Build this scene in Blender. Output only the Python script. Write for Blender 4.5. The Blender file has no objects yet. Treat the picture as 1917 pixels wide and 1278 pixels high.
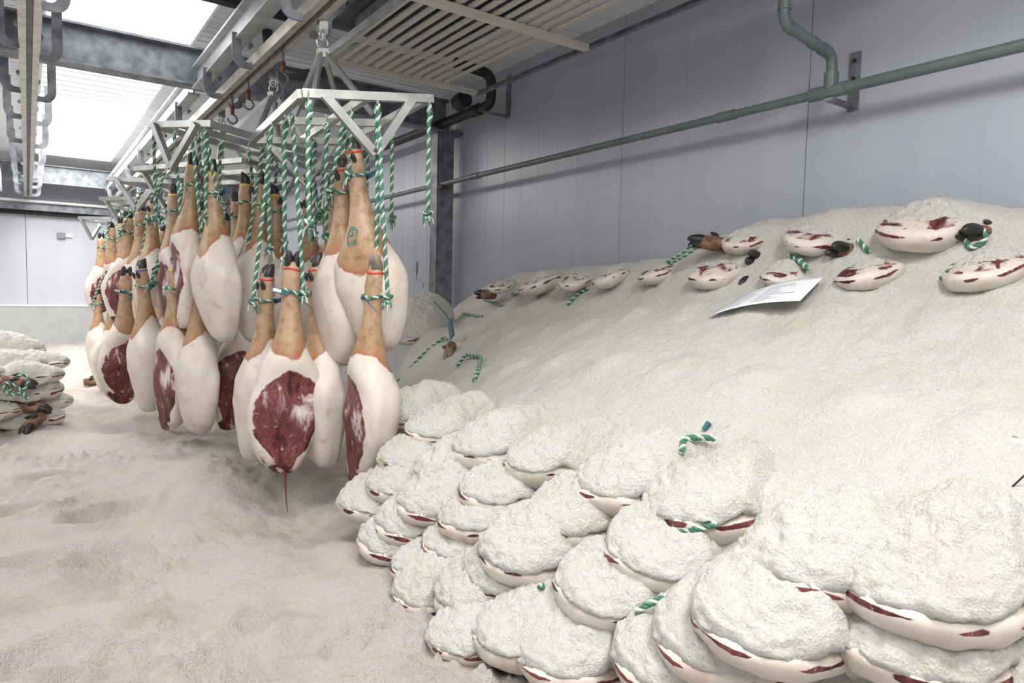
import bpy, math, random
import numpy as np
from mathutils import Vector, Matrix
from mathutils.bvhtree import BVHTree

random.seed(7)
SC = bpy.context.scene
COL = SC.collection

# ------------------------------------------------------------------ camera
FPX = 1273.67
ROT = ((0.81505, 0.02222, -0.57898), (-0.57896, 0.06957, -0.81237), (0.02223, 0.99733, 0.06957))
EYE = (0.0, 0.0, 1.2)
cam = bpy.data.cameras.new('camera')
cam.sensor_fit = 'HORIZONTAL'
cam.sensor_width = 36.0
cam.lens = FPX / 1917.0 * 36.0
cam.clip_start = 0.05
camo = bpy.data.objects.new('camera', cam)
COL.objects.link(camo)
m3 = Matrix(ROT)
q = m3.to_quaternion()
camo.matrix_world = Matrix.Translation(EYE) @ q.to_matrix().to_4x4()
SC.camera = camo

# ------------------------------------------------------------------ world, exposure
w = bpy.data.worlds.new('World')
SC.world = w
w.use_nodes = True
w.node_tree.nodes['Background'].inputs[0].default_value = (0.8, 0.88, 1.0, 1)
w.node_tree.nodes['Background'].inputs[1].default_value = 0.2
SC.view_settings.view_transform = 'Standard'
SC.view_settings.look = 'None'
SC.view_settings.gamma = 1.0
SC.view_settings.use_curve_mapping = False
SC.view_settings.exposure = -0.12

# ceiling luminaires, a glowing ceiling stretch and added fill lamps: (x, y, size x, size y, watts)
CEIL = 2.86
LAMPS = [
    (0.53, 4.72, 0.80, 1.04, 5, 1.7),
    (0.53, 6.25, 0.80, 1.94, 40, 0.75),  # bright ceiling made to glow here, not a separate lamp
    (0.53, 8.90, 0.80, 3.26, 125, 4.0),
    (0.55, 1.55, 0.80, 0.40, 32, 4.0),  # from here on unseen fill lamps, added to brighten floor and heap
    (0.10, -0.75, 1.20, 0.60, 50, 4.0),
    (-1.60, 1.2, 0.40, 1.6, 26, 4.0),
    (-1.60, 5.2, 0.40, 2.0, 75, 4.0),
    (-1.60, 9.0, 0.40, 2.0, 35, 4.0),
    (1.05, -0.10, 0.60, 0.50, 44, 4.0),  # added out of view to lift the salt heap
]
WALLX = 2.92
BACKY = 11.6

# ------------------------------------------------------------------ numpy gradient noise
_rng = np.random.RandomState(3)
_perm = np.concatenate([_rng.permutation(256)] * 3)
_g = _rng.normal(size=(256, 3))
_g /= np.linalg.norm(_g, axis=1)[:, None]


def pn(x, y, z=0.0):
    x, y, z = np.broadcast_arrays(np.asarray(x, float), np.asarray(y, float), np.asarray(z, float))
    xi = np.floor(x).astype(int); yi = np.floor(y).astype(int); zi = np.floor(z).astype(int)
    xf, yf, zf = x - xi, y - yi, z - zi
    u, v, t = [a * a * a * (a * (a * 6 - 15) + 10) for a in (xf, yf, zf)]
    r = 0
    for dx in (0, 1):
        for dy in (0, 1):
            for dz in (0, 1):
                h = _perm[_perm[_perm[(xi + dx) & 255] + ((yi + dy) & 255)] + ((zi + dz) & 255)]
                g = _g[h]
                d = g[..., 0] * (xf - dx) + g[..., 1] * (yf - dy) + g[..., 2] * (zf - dz)
                r = r + d * (u if dx else 1 - u) * (v if dy else 1 - v) * (t if dz else 1 - t)
    return r


def fbm(x, y, z=0.0, o=4, gain=0.5):
    r, a, f = 0, 1.0, 1.0
    for _ in range(o):
        r = r + a * pn(x * f, y * f, z * f + 7.3 * _)
        a *= gain; f *= 2.03
    return r


def sstep(a, b, x):
    t = np.clip((x - a) / (b - a), 0, 1)
    return t * t * (3 - 2 * t)


# ------------------------------------------------------------------ materials
def newmat(name):
    m = bpy.data.materials.new(name)
    m.use_nodes = True
    nt = m.node_tree
    return m, nt, nt.nodes['Principled BSDF']


def N(nt, t, **kw):
    n = nt.nodes.new(t)
    for k, v in kw.items():
        if k in n.inputs.keys():
            n.inputs[k].default_value = v
        else:
            setattr(n, k, v)
    return n


def L(nt, a, b):
    nt.links.new(a, b)


def ramp(nt, fac, stops):
    r = N(nt, 'ShaderNodeValToRGB')
    e = r.color_ramp.elements
    while len(e) > 2:
        e.remove(e[-1])
    for i, (p, c) in enumerate(stops):
        if i < 2:
            el = e[i]; el.position = p
        else:
            el = e.new(p)
        el.color = (*c, 1)
    L(nt, fac, r.inputs[0])
    return r


def simple(name, c1, c2=None, scale=6.0, rough=0.5, metal=0.0, bump=0.0, bscale=60.0, detail=4.0, spec=0.5, stretch=None):
    m, nt, b = newmat(name)
    b.inputs['Roughness'].default_value = rough
    b.inputs['Metallic'].default_value = metal
    b.inputs['Specular IOR Level'].default_value = spec
    tc = N(nt, 'ShaderNodeTexCoord')
    src = tc.outputs['Object']
    if stretch:
        mp = N(nt, 'ShaderNodeMapping')
        mp.inputs['Scale'].default_value = stretch
        L(nt, src, mp.inputs[0]); src = mp.outputs[0]
    if c2:
        n = N(nt, 'ShaderNodeTexNoise', Scale=scale, Detail=detail)
        L(nt, src, n.inputs['Vector'])
        r = ramp(nt, n.outputs[0], [(0.35, c1), (0.68, c2)])
        L(nt, r.outputs[0], b.inputs['Base Color'])
    else:
        b.inputs['Base Color'].default_value = (*c1, 1)
    if bump:
        n2 = N(nt, 'ShaderNodeTexNoise', Scale=bscale, Detail=4.0)
        L(nt, src, n2.inputs['Vector'])
        bp = N(nt, 'ShaderNodeBump', Strength=bump, Distance=0.01)
        L(nt, n2.outputs[0], bp.inputs['Height'])
        L(nt, bp.outputs[0], b.inputs['Normal'])
    return m


def salt_material(name, tint_a, tint_b, tint_c, bump=0.5):
    m, nt, b = newmat(name)
    b.inputs['Roughness'].default_value = 0.8
    b.inputs['Specular IOR Level'].default_value = 0.25
    g = N(nt, 'ShaderNodeNewGeometry')
    n = N(nt, 'ShaderNodeTexNoise', Scale=3.4, Detail=8.0, Roughness=0.66)
    L(nt, g.outputs['Position'], n.inputs['Vector'])
    r = ramp(nt, n.outputs[0], [(0.30, tint_b), (0.50, tint_a), (0.70, tint_c)])
    n3 = N(nt, 'ShaderNodeTexNoise', Scale=120.0, Detail=4.0, Roughness=0.7)
    L(nt, g.outputs['Position'], n3.inputs['Vector'])
    r3 = ramp(nt, n3.outputs[0], [(0.30, (0.85, 0.82, 0.77)), (0.52, (1, 1, 1))])
    mx = N(nt, 'ShaderNodeMix', data_type='RGBA', blend_type='MULTIPLY')
    mx.inputs[0].default_value = 1.0
    L(nt, r.outputs[0], mx.inputs[6]); L(nt, r3.outputs[0], mx.inputs[7])
    L(nt, mx.outputs[2], b.inputs['Base Color'])
    v = N(nt, 'ShaderNodeTexNoise', Scale=60.0, Detail=9.0, Roughness=0.72)
    L(nt, g.outputs['Position'], v.inputs['Vector'])
    vo = N(nt, 'ShaderNodeTexVoronoi', Scale=190.0)
    L(nt, g.outputs['Position'], vo.inputs['Vector'])
    hs = N(nt, 'ShaderNodeMath', operation='MULTIPLY_ADD')
    L(nt, vo.outputs['Distance'], hs.inputs[0]); hs.inputs[1].default_value = -0.22
    L(nt, v.outputs[0], hs.inputs[2])
    bp = N(nt, 'ShaderNodeBump', Strength=bump, Distance=0.035)
    L(nt, hs.outputs[0], bp.inputs['Height'])
    L(nt, bp.outputs[0], b.inputs['Normal'])
    return m


def ham_material():
    m, nt, b = newmat('ham_flesh')
    tc = N(nt, 'ShaderNodeTexCoord')
    oi = N(nt, 'ShaderNodeObjectInfo')
    add = N(nt, 'ShaderNodeVectorMath', operation='ADD')
    sc = N(nt, 'ShaderNodeVectorMath', operation='SCALE')
    cmb = N(nt, 'ShaderNodeCombineXYZ')
    for k in range(3):
        L(nt, oi.outputs['Random'], cmb.inputs[k])
    L(nt, cmb.outputs[0], sc.inputs[0]); sc.inputs['Scale'].default_value = 9.0
    L(nt, tc.outputs['Object'], add.inputs[0]); L(nt, sc.outputs[0], add.inputs[1])
    vec = add.outputs[0]
    mp = N(nt, 'ShaderNodeMapping')
    mp.inputs['Scale'].default_value = (1.0, 1.0, 0.42)
    mp.inputs['Rotation'].default_value = (0.0, 0.35, 0.0)
    L(nt, vec, mp.inputs[0])
    sk = N(nt, 'ShaderNodeAttribute', attribute_name='skin')
    mt = N(nt, 'ShaderNodeAttribute', attribute_name='meat')
    rd = N(nt, 'ShaderNodeAttribute', attribute_name='red')
    n1 = N(nt, 'ShaderNodeTexNoise', Scale=9.0, Detail=4.0)
    n2 = N(nt, 'ShaderNodeTexNoise', Scale=13.0, Detail=6.0, Distortion=0.8)
    n3 = N(nt, 'ShaderNodeTexNoise', Scale=15.0, Detail=7.0, Roughness=0.62, Distortion=0.9)
    n4 = N(nt, 'ShaderNodeTexNoise', Scale=28.0, Detail=6.0, Roughness=0.7)
    for n in (n1, n2, n4):
        L(nt, vec, n.inputs['Vector'])
    L(nt, mp.outputs[0], n3.inputs['Vector'])
    # skin: ramp over skin + small noise
    ma = N(nt, 'ShaderNodeMath', operation='MULTIPLY_ADD')
    L(nt, n1.outputs[0], ma.inputs[0]); ma.inputs[1].default_value = 0.22
    L(nt, sk.outputs['Fac'], ma.inputs[2])
    rs = ramp(nt, ma.outputs[0], [(0.565, (0.655, 0.605, 0.55)), (0.580, (0.34, 0.13, 0.075)), (0.615, (0.36, 0.20, 0.10)), (0.75, (0.42, 0.29, 0.165)), (1.0, (0.44, 0.305, 0.205))])
    # patchy tint on the whole
    rp = ramp(nt, n2.outputs[0], [(0.26, (0.80, 0.62, 0.54)), (0.42, (0.97, 0.92, 0.89)), (0.62, (1, 1, 1)), (0.80, (0.88, 0.80, 0.74))])
    mx = N(nt, 'ShaderNodeMix', data_type='RGBA', blend_type='MULTIPLY')
    mx.inputs[0].default_value = 0.75
    rq = ramp(nt, n4.outputs[0], [(0.36, (0.55, 0.42, 0.32)), (0.52, (1, 1, 1))])
    sk2 = N(nt, 'ShaderNodeMapRange'); sk2.inputs['From Min'].default_value = 0.45; sk2.inputs['From Max'].default_value = 0.6; sk2.inputs['To Max'].default_value = 0.75
    L(nt, sk.outputs['Fac'], sk2.inputs['Value'])
    mq = N(nt, 'ShaderNodeMix', data_type='RGBA', blend_type='MULTIPLY')
    L(nt, sk2.outputs[0], mq.inputs[0]); L(nt, rs.outputs[0], mq.inputs[6]); L(nt, rq.outputs[0], mq.inputs[7])
    L(nt, mq.outputs[2], mx.inputs[6]); L(nt, rp.outputs[0], mx.inputs[7])
    # meat colours: silvery membrane -> purple -> dark wet red, with pale streaks
    me_ = N(nt, 'ShaderNodeMath', operation='MULTIPLY_ADD')
    L(nt, n3.outputs[0], me_.inputs[0]); me_.inputs[1].default_value = 1.25
    L(nt, rd.outputs['Fac'], me_.inputs[2])
    rm = ramp(nt, me_.outputs[0], [(0.50, (0.72, 0.64, 0.61)), (0.60, (0.52, 0.42, 0.43)), (0.68, (0.22, 0.095, 0.10)), (0.76, (0.115, 0.021, 0.022)), (0.83, (0.19, 0.058, 0.05)), (0.90, (0.125, 0.028, 0.026)), (1.0, (0.05, 0.008, 0.010))])
    rw = ramp(nt, n4.outputs[0], [(0.60, (0, 0, 0)), (0.68, (1, 1, 1))])
    mxw = N(nt, 'ShaderNodeMix', data_type='RGBA')
    fw = N(nt, 'ShaderNodeMath', operation='MULTIPLY'); fw.inputs[1].default_value = 0.7
    L(nt, rw.outputs[0], fw.inputs[0]); L(nt, fw.outputs[0], mxw.inputs[0])
    L(nt, rm.outputs[0], mxw.inputs[6]); mxw.inputs[7].default_value = (0.72, 0.60, 0.55, 1)
    mb = N(nt, 'ShaderNodeMath', operation='MULTIPLY_ADD')
    L(nt, n2.outputs[0], mb.inputs[0]); mb.inputs[1].default_value = 0.55
    L(nt, mt.outputs['Fac'], mb.inputs[2])
    mr = N(nt, 'ShaderNodeMapRange')
    mr.inputs['From Min'].default_value = 0.70; mr.inputs['From Max'].default_value = 0.75
    L(nt, mb.outputs[0], mr.inputs['Value'])
    mx2 = N(nt, 'ShaderNodeMix', data_type='RGBA')
    L(nt, mr.outputs[0], mx2.inputs[0])
    L(nt, mx.outputs[2], mx2.inputs[6]); L(nt, mxw.outputs[2], mx2.inputs[7])
    L(nt, mx2.outputs[2], b.inputs['Base Color'])
    b.inputs['Roughness'].default_value = 0.42
    b.inputs['Specular IOR Level'].default_value = 0.45
    bp = N(nt, 'ShaderNodeBump', Strength=0.35, Distance=0.012)
    L(nt, n3.outputs[0], bp.inputs['Height'])
    L(nt, bp.outputs[0], b.inputs['Normal'])
    return m


M = {}
M['salt'] = salt_material('salt_heap', (0.845, 0.84, 0.795), (0.79, 0.75, 0.68), (0.87, 0.865, 0.83), 0.75)
M['salt_floor'] = salt_material('salt_floor', (0.80, 0.745, 0.70), (0.66, 0.595, 0.505), (0.84, 0.80, 0.765), 0.85)
M['ham'] = ham_material()
M['hoof'] = simple('hoof_horn', (0.010, 0.009, 0.009), (0.035, 0.03, 0.028), 25, 0.38)
M['hoof_pale'] = simple('hoof_horn_pale', (0.09, 0.07, 0.055), (0.28, 0.24, 0.19), 18, 0.45)
M['trotter'] = simple('trotter_skin', (0.09, 0.035, 0.02), (0.34, 0.20, 0.12), 22, 0.6)
M['red'] = simple('tie_red', (0.62, 0.05, 0.03), rough=0.4)
M['yellow'] = simple('tie_yellow', (0.80, 0.52, 0.06), rough=0.4)
M['blue'] = simple('tie_blue', (0.05, 0.12, 0.35), rough=0.4)
M['tag'] = simple('tag_teal', (0.015, 0.09, 0.13), (0.03, 0.14, 0.18), 30, 0.45)
M['tag_white'] = simple('tag_white', (0.75, 0.78, 0.8), rough=0.5)
M['rope_g'] = simple('rope_green', (0.035, 0.13, 0.09), (0.09, 0.26, 0.18), 60, 0.7)
M['rope_w'] = simple('rope_white', (0.66, 0.72, 0.63), (0.46, 0.60, 0.50), 60, 0.7)
M['galv'] = simple('galvanised_steel', (0.14, 0.15, 0.172), (0.29, 0.31, 0.345), 13, 0.5, 0.35, 0.1, 40, 8)
M['galv_pale'] = simple('pale_galvanised_steel', (0.42, 0.44, 0.46), (0.56, 0.58, 0.6), 11, 0.45, 0.35, 0.05, 40, 8)
M['galv_dark'] = simple('dark_steel', (0.13, 0.15, 0.17), (0.24, 0.26, 0.29), 9, 0.5, 0.4)
M['stain'] = simple('stainless_steel', (0.33, 0.34, 0.34), (0.50, 0.51, 0.51), 8, 0.40, 0.8, 0.05, 90, stretch=(1, 1, 1))
M['rail'] = simple('rail_steel', (0.42, 0.40, 0.36), (0.60, 0.58, 0.53), 16, 0.42, 0.5)
M['chrome'] = simple('polished_steel', (0.75, 0.75, 0.75), rough=0.18, metal=1.0)
M['rust'] = simple('rusty_iron', (0.10, 0.035, 0.02), (0.24, 0.11, 0.06), 40, 0.8)
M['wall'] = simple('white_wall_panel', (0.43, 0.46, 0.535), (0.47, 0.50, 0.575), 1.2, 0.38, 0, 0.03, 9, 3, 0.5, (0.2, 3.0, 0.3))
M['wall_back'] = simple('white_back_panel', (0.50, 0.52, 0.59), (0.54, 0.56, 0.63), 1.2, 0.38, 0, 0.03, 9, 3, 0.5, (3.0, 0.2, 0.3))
M['concrete'] = simple('grey_dado', (0.40, 0.41, 0.42), (0.48, 0.49, 0.50), 5, 0.7, 0, 0.1, 60)
M['ceil'] = simple('ceiling_panel', (0.80, 0.81, 0.84), (0.85, 0.86, 0.88), 3, 0.45)
M['pvc'] = simple('grey_pvc', (0.12, 0.14, 0.15), (0.16, 0.185, 0.195), 7, 0.4)
M['black'] = simple('black_rubber', (0.012, 0.012, 0.013), (0.03, 0.03, 0.03), 20, 0.5)
M['cream'] = simple('cream_enamel', (0.62, 0.60, 0.53), (0.68, 0.66, 0.59), 4, 0.5)
M['white'] = simple('white_enamel', (0.78, 0.79, 0.80), (0.84, 0.85, 0.86), 4, 0.4)
M['paper'] = simple('paper', (0.80, 0.82, 0.88), (0.86, 0.87, 0.92), 3, 0.7)
M['ink'] = simple('faded_ink', (0.52, 0.56, 0.66), rough=0.8)
M['dark'] = simple('dark_gap', (0.02, 0.02, 0.02), rough=0.8)
M['stamp'] = simple('green_ink', (0.05, 0.15, 0.12), (0.12, 0.22, 0.16), 30, 0.55)
M['stick'] = simple('grime', (0.10, 0.07, 0.05), (0.25, 0.22, 0.2), 40, 0.8)


def emission(name, col, s):
    m, nt, b = newmat(name)
    b.inputs['Base Color'].default_value = (0.9, 0.9, 0.9, 1)
    b.inputs['Emission Color'].default_value = (*col, 1)
    b.inputs['Emission Strength'].default_value = s
    return m


def glow_mat(s_):
    k = 'lamp_diffuser_%g' % s_
    if k not in M:
        M[k] = emission(k, (0.97, 0.99, 1.0), s_)
    return k


# ------------------------------------------------------------------ mesh helpers
def link(o, parent=None):
    COL.objects.link(o)
    if parent is not None:
        o.parent = parent
    return o


def tag(o, label=None, cat=None, group=None, kind=None):
    if label: o['label'] = label
    if cat: o['category'] = cat
    if group: o['group'] = group
    if kind: o['kind'] = kind
    return o


def empty(name, loc=(0, 0, 0), parent=None, rz=0.0):
    o = bpy.data.objects.new(name, None)
    o.empty_display_size = 0.05
    o.location = loc
    o.rotation_euler = (0, 0, rz)
    return link(o, parent)


class MB:
    def __init__(s):
        s.v = []; s.f = []; s.mi = []; s.sm = []

    def add(s, vs, fs, mi=0, smooth=False):
        b = len(s.v)
        s.v += [tuple(p) for p in vs]
        for f in fs:
            s.f.append([b + i for i in f]); s.mi.append(mi); s.sm.append(smooth)

    def box(s, a, b, mi=0, bev=0.0):
        x0, y0, z0 = [min(p, q_) for p, q_ in zip(a, b)]
        x1, y1, z1 = [max(p, q_) for p, q_ in zip(a, b)]
        vs = [(x0, y0, z0), (x1, y0, z0), (x1, y1, z0), (x0, y1, z0), (x0, y0, z1), (x1, y0, z1), (x1, y1, z1), (x0, y1, z1)]
        s.add(vs, [(0, 3, 2, 1), (4, 5, 6, 7), (0, 1, 5, 4), (1, 2, 6, 5), (2, 3, 7, 6), (3, 0, 4, 7)], mi)
        return s

    def bar(s, p, q_, w, h, up=(0, 0, 1), mi=0):
        p, q_ = Vector(p), Vector(q_)
        d = (q_ - p).normalized()
        u = Vector(up)
        x = d.cross(u)
        if x.length < 1e-4:
            x = d.cross(Vector((1, 0, 0)))
        x.normalize()
        z = x.cross(d).normalized()
        vs = []
        for e in (p, q_):
            for sx, sz in ((-1, -1), (1, -1), (1, 1), (-1, 1)):
                vs.append(e + x * (sx * w / 2) + z * (sz * h / 2))
        s.add(vs, [(0, 1, 2, 3), (7, 6, 5, 4), (0, 4, 5, 1), (1, 5, 6, 2), (2, 6, 7, 3), (3, 7, 4, 0)], mi)
        return s

    def tube(s, pts, r, n=10, mi=0, closed=False, caps=True):
        pts = [Vector(p) for p in pts]
        k = len(pts)
        rs = r if isinstance(r, (list, tuple)) else [r] * k
        nrm = None
        vs = []
        for i in range(k):
            if closed:
                t = pts[(i + 1) % k] - pts[i - 1]
            else:
                t = pts[min(i + 1, k - 1)] - pts[max(i - 1, 0)]
            t.normalize()
            if nrm is None:
                nrm = t.orthogonal().normalized()
            else:
                nrm = (nrm - t * nrm.dot(t))
                nrm = nrm.normalized() if nrm.length > 1e-6 else t.orthogonal().normalized()
            bn = t.cross(nrm)
            for j in range(n):
                a = 2 * math.pi * j / n
                vs.append(pts[i] + nrm * (math.cos(a) * rs[i]) + bn * (math.sin(a) * rs[i]))
        fs = []
        for i in range(k if closed else k - 1):
            i2 = (i + 1) % k
            for j in range(n):
                j2 = (j + 1) % n
                fs.append((i * n + j, i * n + j2, i2 * n + j2, i2 * n + j))
        s.add(vs, fs, mi, True)
        if caps and not closed:
            s.add(vs[:n], [tuple(reversed(range(n)))], mi)
            s.add(vs[-n:], [tuple(range(n))], mi)
        return s

    def prism(s, pts2, frame, thick, mi=0):
        """polygon pts2 (u,v) in the plane origin o, axes u,v; thickness along u x v, centred"""
        o, u, v = [Vector(a) for a in frame]
        nn = u.cross(v).normalized()
        n = len(pts2)
        vs = [o + u * a + v * b - nn * (thick / 2) for a, b in pts2] + [o + u * a + v * b + nn * (thick / 2) for a, b in pts2]
        fs = [tuple(reversed(range(n))), tuple(range(n, 2 * n))]
        for i in range(n):
            j = (i + 1) % n
            fs.append((i, j, n + j, n + i))
        s.add(vs, fs, mi)
        return s

    def mesh(s, name, mats):
        me = bpy.data.meshes.new(name)
        me.from_pydata(s.v, [], s.f)
        for m in (mats if isinstance(mats, (list, tuple)) else [mats]):
            me.materials.append(M[m] if isinstance(m, str) else m)
        me.polygons.foreach_set('material_index', s.mi)
        me.polygons.foreach_set('use_smooth', s.sm)
        me.update()
        return me

    def build(s, name, mats, parent=None):
        return link(bpy.data.objects.new(name, s.mesh(name, mats)), parent)


def put(name, me, parent=None, loc=None, rot=None, scale=None):
    o = bpy.data.objects.new(name, me)
    if loc is not None: o.location = loc
    if rot is not None: o.rotation_euler = rot
    if scale is not None: o.scale = scale
    return link(o, parent)


def bend(pts, r=0.05, n=5):
    """round the corners of a polyline"""
    pts = [Vector(p) for p in pts]
    out = [pts[0]]
    for i in range(1, len(pts) - 1):
        a, b, c = pts[i - 1], pts[i], pts[i + 1]
        d1 = (a - b); d2 = (c - b)
        rr = min(r, d1.length * 0.45, d2.length * 0.45)
        p0 = b + d1.normalized() * rr; p1 = b + d2.normalized() * rr
        for k in range(n + 1):
            t = k / n
            out.append(p0 * (1 - t) ** 2 + b * (2 * t * (1 - t)) + p1 * t * t)
    out.append(pts[-1])
    return out


# ================================================================== STRUCTURE
def structure(o, label=None):
    o['kind'] = 'structure'
    if label: o['label'] = label
    return o


# ---- salt covered floor -------------------------------------------------------
DENTS = [(0.02, 1.86, 0.11, 0.06, 0.6, 0.035), (0.10, 1.78, 0.10, 0.05, 0.7, 0.03), (-0.22, 1.98, 0.12, 0.08, 0.2, 0.035), (0.33, 1.62, 0.10, 0.05, 0.3, 0.022),
         (0.34, 1.45, 0.05, 0.12, 0.2, 0.02), (0.14, 1.42, 0.10, 0.07, 1.0, 0.02), (0.02, 2.55, 0.10, 0.07, 0.3, 0.03), (0.17, 2.45, 0.10, 0.05, 0.5, 0.028),
         (0.22, 2.9, 0.15, 0.06, 0.5, 0.03), (-0.05, 3.1, 0.14, 0.07, 0.3, 0.03), (0.52, 1.30, 0.10, 0.06, 0.2, 0.02), (0.10, 3.55, 0.16, 0.08, 0.4, 0.03),
         (-0.35, 2.5, 0.12, 0.07, 0.9, 0.03), (0.46, 1.75, 0.08, 0.05, 1.2, 0.02), (-0.1, 1.5, 0.1, 0.06, 0.4, 0.025), (0.62, 1.52, 0.09, 0.05, 0.8, 0.02)]


def floor_h(X, Y):
    z = 0.350 + 0.0 * X
    z = z + 0.030 * fbm(X * 1.9 + 3, Y * 1.2, 0.3, 4)
    # long soft ridges where salt has been shovelled, running away to the far side
    z = z + 0.020 * np.sin((X * 0.9 + Y * 0.75) * 7.5 + 2.2 * pn(X * 1.5, Y * 1.5, 4.0)) * sstep(2.9, 3.6, Y) * (1 - sstep(5.5, 7.0, Y))
    z = z + 0.026 * fbm(X * 6.0, Y * 6.0, 1.7, 3)
    # hollow under the near rack, bank of salt behind it
    z = z - 0.075 * np.exp(-(((X - 0.80) / 0.22) ** 2 + ((Y - 2.55) / 0.34) ** 2))
    z = z + 0.085 * np.exp(-(((X - 0.62) / 0.30) ** 2 + ((Y - 3.35) / 0.45) ** 2))
    z = z + 0.10 * np.exp(-(((X - 1.0) / 0.5) ** 2 + ((Y - 9.8) / 0.9) ** 2))
    for cx, cy, a, b, t, d in DENTS:
        u = (X - cx) * math.cos(t) + (Y - cy) * math.sin(t)
        v = -(X - cx) * math.sin(t) + (Y - cy) * math.cos(t)
        r2 = (u / a) ** 2 + (v / b) ** 2
        wob = 1 + 0.5 * pn(X * 14, Y * 14, cx * 9)
        z = z - 1.9 * d * np.exp(-(r2 * wob) ** 1.5) + 0.5 * d * np.exp(-((np.sqrt(r2) - 1.35) / 0.3) ** 2)
    # crumbly clumps
    c = fbm(X * 22, Y * 22, 2.2, 3)
    z = z + 0.020 * np.clip(fbm(X * 34, Y * 34, 6.2, 2) - 0.1, 0, 1) * sstep(-0.15, 0.15, pn(X * 3.1 + 5, Y * 3.1, 1.8))
    z = z + 0.055 * np.clip(c, 0, 1) * sstep(-0.10, 0.30, pn(X * 2.3, Y * 2.3, 8.8)) + 0.005 * c
    return z


def axis(segs):
    out = []
    for a, b, st in segs:
        n = max(1, int(round((b - a) / st)))
        out += list(np.linspace(a, b, n, endpoint=False))
    out.append(segs[-1][1])
    return np.array(out)


def grid_object(name, xs, ys, zf, mat, parent=None, trim=None):
    X, Y = np.meshgrid(xs, ys, indexing='ij')
    Z = zf(X, Y)
    nx, ny = X.shape
    co = np.stack([X, Y, Z], -1).reshape(-1, 3)
    idx = np.arange(nx * ny).reshape(nx, ny)
    f = np.stack([idx[:-1, :-1], idx[1:, :-1], idx[1:, 1:], idx[:-1, 1:]], -1).reshape(-1, 4)
    if trim is not None:
        keep = trim(co[f].mean(1))
        f = f[keep]
        used = np.unique(f)
        remap = -np.ones(len(co), int); remap[used] = np.arange(len(used))
        co = co[used]; f = remap[f]
    me = bpy.data.meshes.new(name)
    me.vertices.add(len(co)); me.vertices.foreach_set('co', co.ravel())
    me.loops.add(f.size); me.loops.foreach_set('vertex_index', f.ravel())
    me.polygons.add(len(f))
    me.polygons.foreach_set('loop_start', np.arange(0, f.size, 4))
    me.polygons.foreach_set('use_smooth', np.ones(len(f), bool))
    me.update(calc_edges=True)
    me.validate()
    me.materials.append(M[mat])
    return link(bpy.data.objects.new(name, me), parent)


fx = axis([(-3.0, -0.9, 0.05), (-0.9, 1.35, 0.012), (1.35, WALLX, 0.05)])
fy = axis([(-2.6, 0.7, 0.08), (0.7, 2.2, 0.010), (2.2, 4.2, 0.014), (4.2, 7, 0.03), (7, BACKY, 0.06)])
structure(grid_object('floor', fx, fy, floor_h, 'salt_floor'), 'floor under a deep trampled layer of coarse salt')

# ---- walls made of panels ------------------------------------------------------
wr = empty('wall_right', (WALLX, 4.5, 0)); structure(wr, 'white insulated panel wall behind the salt heap')
DADO_R = 1.06
joints = [-2.6, -1.77, -0.57, 0.62, 1.812, 3.007, 4.243, 5.44, 6.64, 7.84, 9.04, 10.24, BACKY]
for a, b in zip(joints[:-1], joints[1:]):
    mb = MB()
    mb.box((0, a - 4.5 + 0.002, DADO_R), (0.08, b - 4.5 - 0.002, CEIL))
    k = int((b - a) / 0.2)
    for i in range(1, k):   # shallow vertical ribs pressed in the sheet
        y = a - 4.5 + (b - a) * i / k
        mb.box((-0.0012, y - 0.003, DADO_R), (0.0, y + 0.003, CEIL))
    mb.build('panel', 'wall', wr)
MB().box((0.05, -7.1, DADO_R), (0.09, BACKY - 4.5, CEIL)).build('joint_backing', 'dark', wr)
MB().box((-0.06, -7.1, 0), (0.09, BACKY - 4.5, DADO_R - 0.012)).build('dado', 'concrete', wr)
MB().box((-0.065, -7.1, DADO_R - 0.012), (0.0, BACKY - 4.5, DADO_R)).build('ledge', 'white', wr)
sm = MB()
for (y, z, h_, w_) in ((5.62, 1.42, 0.075, 0.02), (5.63, 1.35, 0.05, 0.006), (5.50, 1.26, 0.03, 0.006)):
    pts = [(w_ * math.cos(a) * (1 + 0.3 * math.sin(3 * a + y * 9)), h_ * math.sin(a) * (1 + 0.2 * math.cos(2 * a))) for a in [i * math.pi / 5 for i in range(10)]]
    sm.prism(pts, ((-0.0015, y - 4.5, z), (0, 1, 0), (0, 0, 1)), 0.001)
sm.build('scuff_mark', 'stick', wr)

wb = empty('wall_back', (0, BACKY, 0)); structure(wb, 'far white panel wall above a grey dado')
DADO_B = 0.905
bj = [-3.0, -2.4, -1.2, 0.0, 1.2, 2.4, WALLX]
for a, b in zip(bj[:-1], bj[1:]):
    mb = MB()
    mb.box((a + 0.003, 0, DADO_B), (b - 0.003, 0.08, CEIL))
    for i in range(1, 6):
        x = a + (b - a) * i / 6
        mb.box((x - 0.004, -0.0015, DADO_B), (x + 0.004, 0, CEIL))
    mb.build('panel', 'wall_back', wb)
MB().box((-3, 0.05, DADO_B), (WALLX, 0.09, CEIL)).build('joint_backing', 'dark', wb)
MB().box((-3, -0.07, 0), (WALLX, 0.09, DADO_B - 0.02)).build('dado', 'concrete', wb)
MB().box((-3, -0.08, DADO_B - 0.02), (WALLX, 0.0, DADO_B)).build('ledge', 'white', wb)

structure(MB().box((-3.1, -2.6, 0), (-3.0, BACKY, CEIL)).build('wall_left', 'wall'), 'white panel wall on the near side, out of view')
structure(MB().box((-3.0, -2.7, 0), (WALLX, -2.6, CEIL)).build('wall_front', 'wall'), 'white panel wall behind the viewer')

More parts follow.
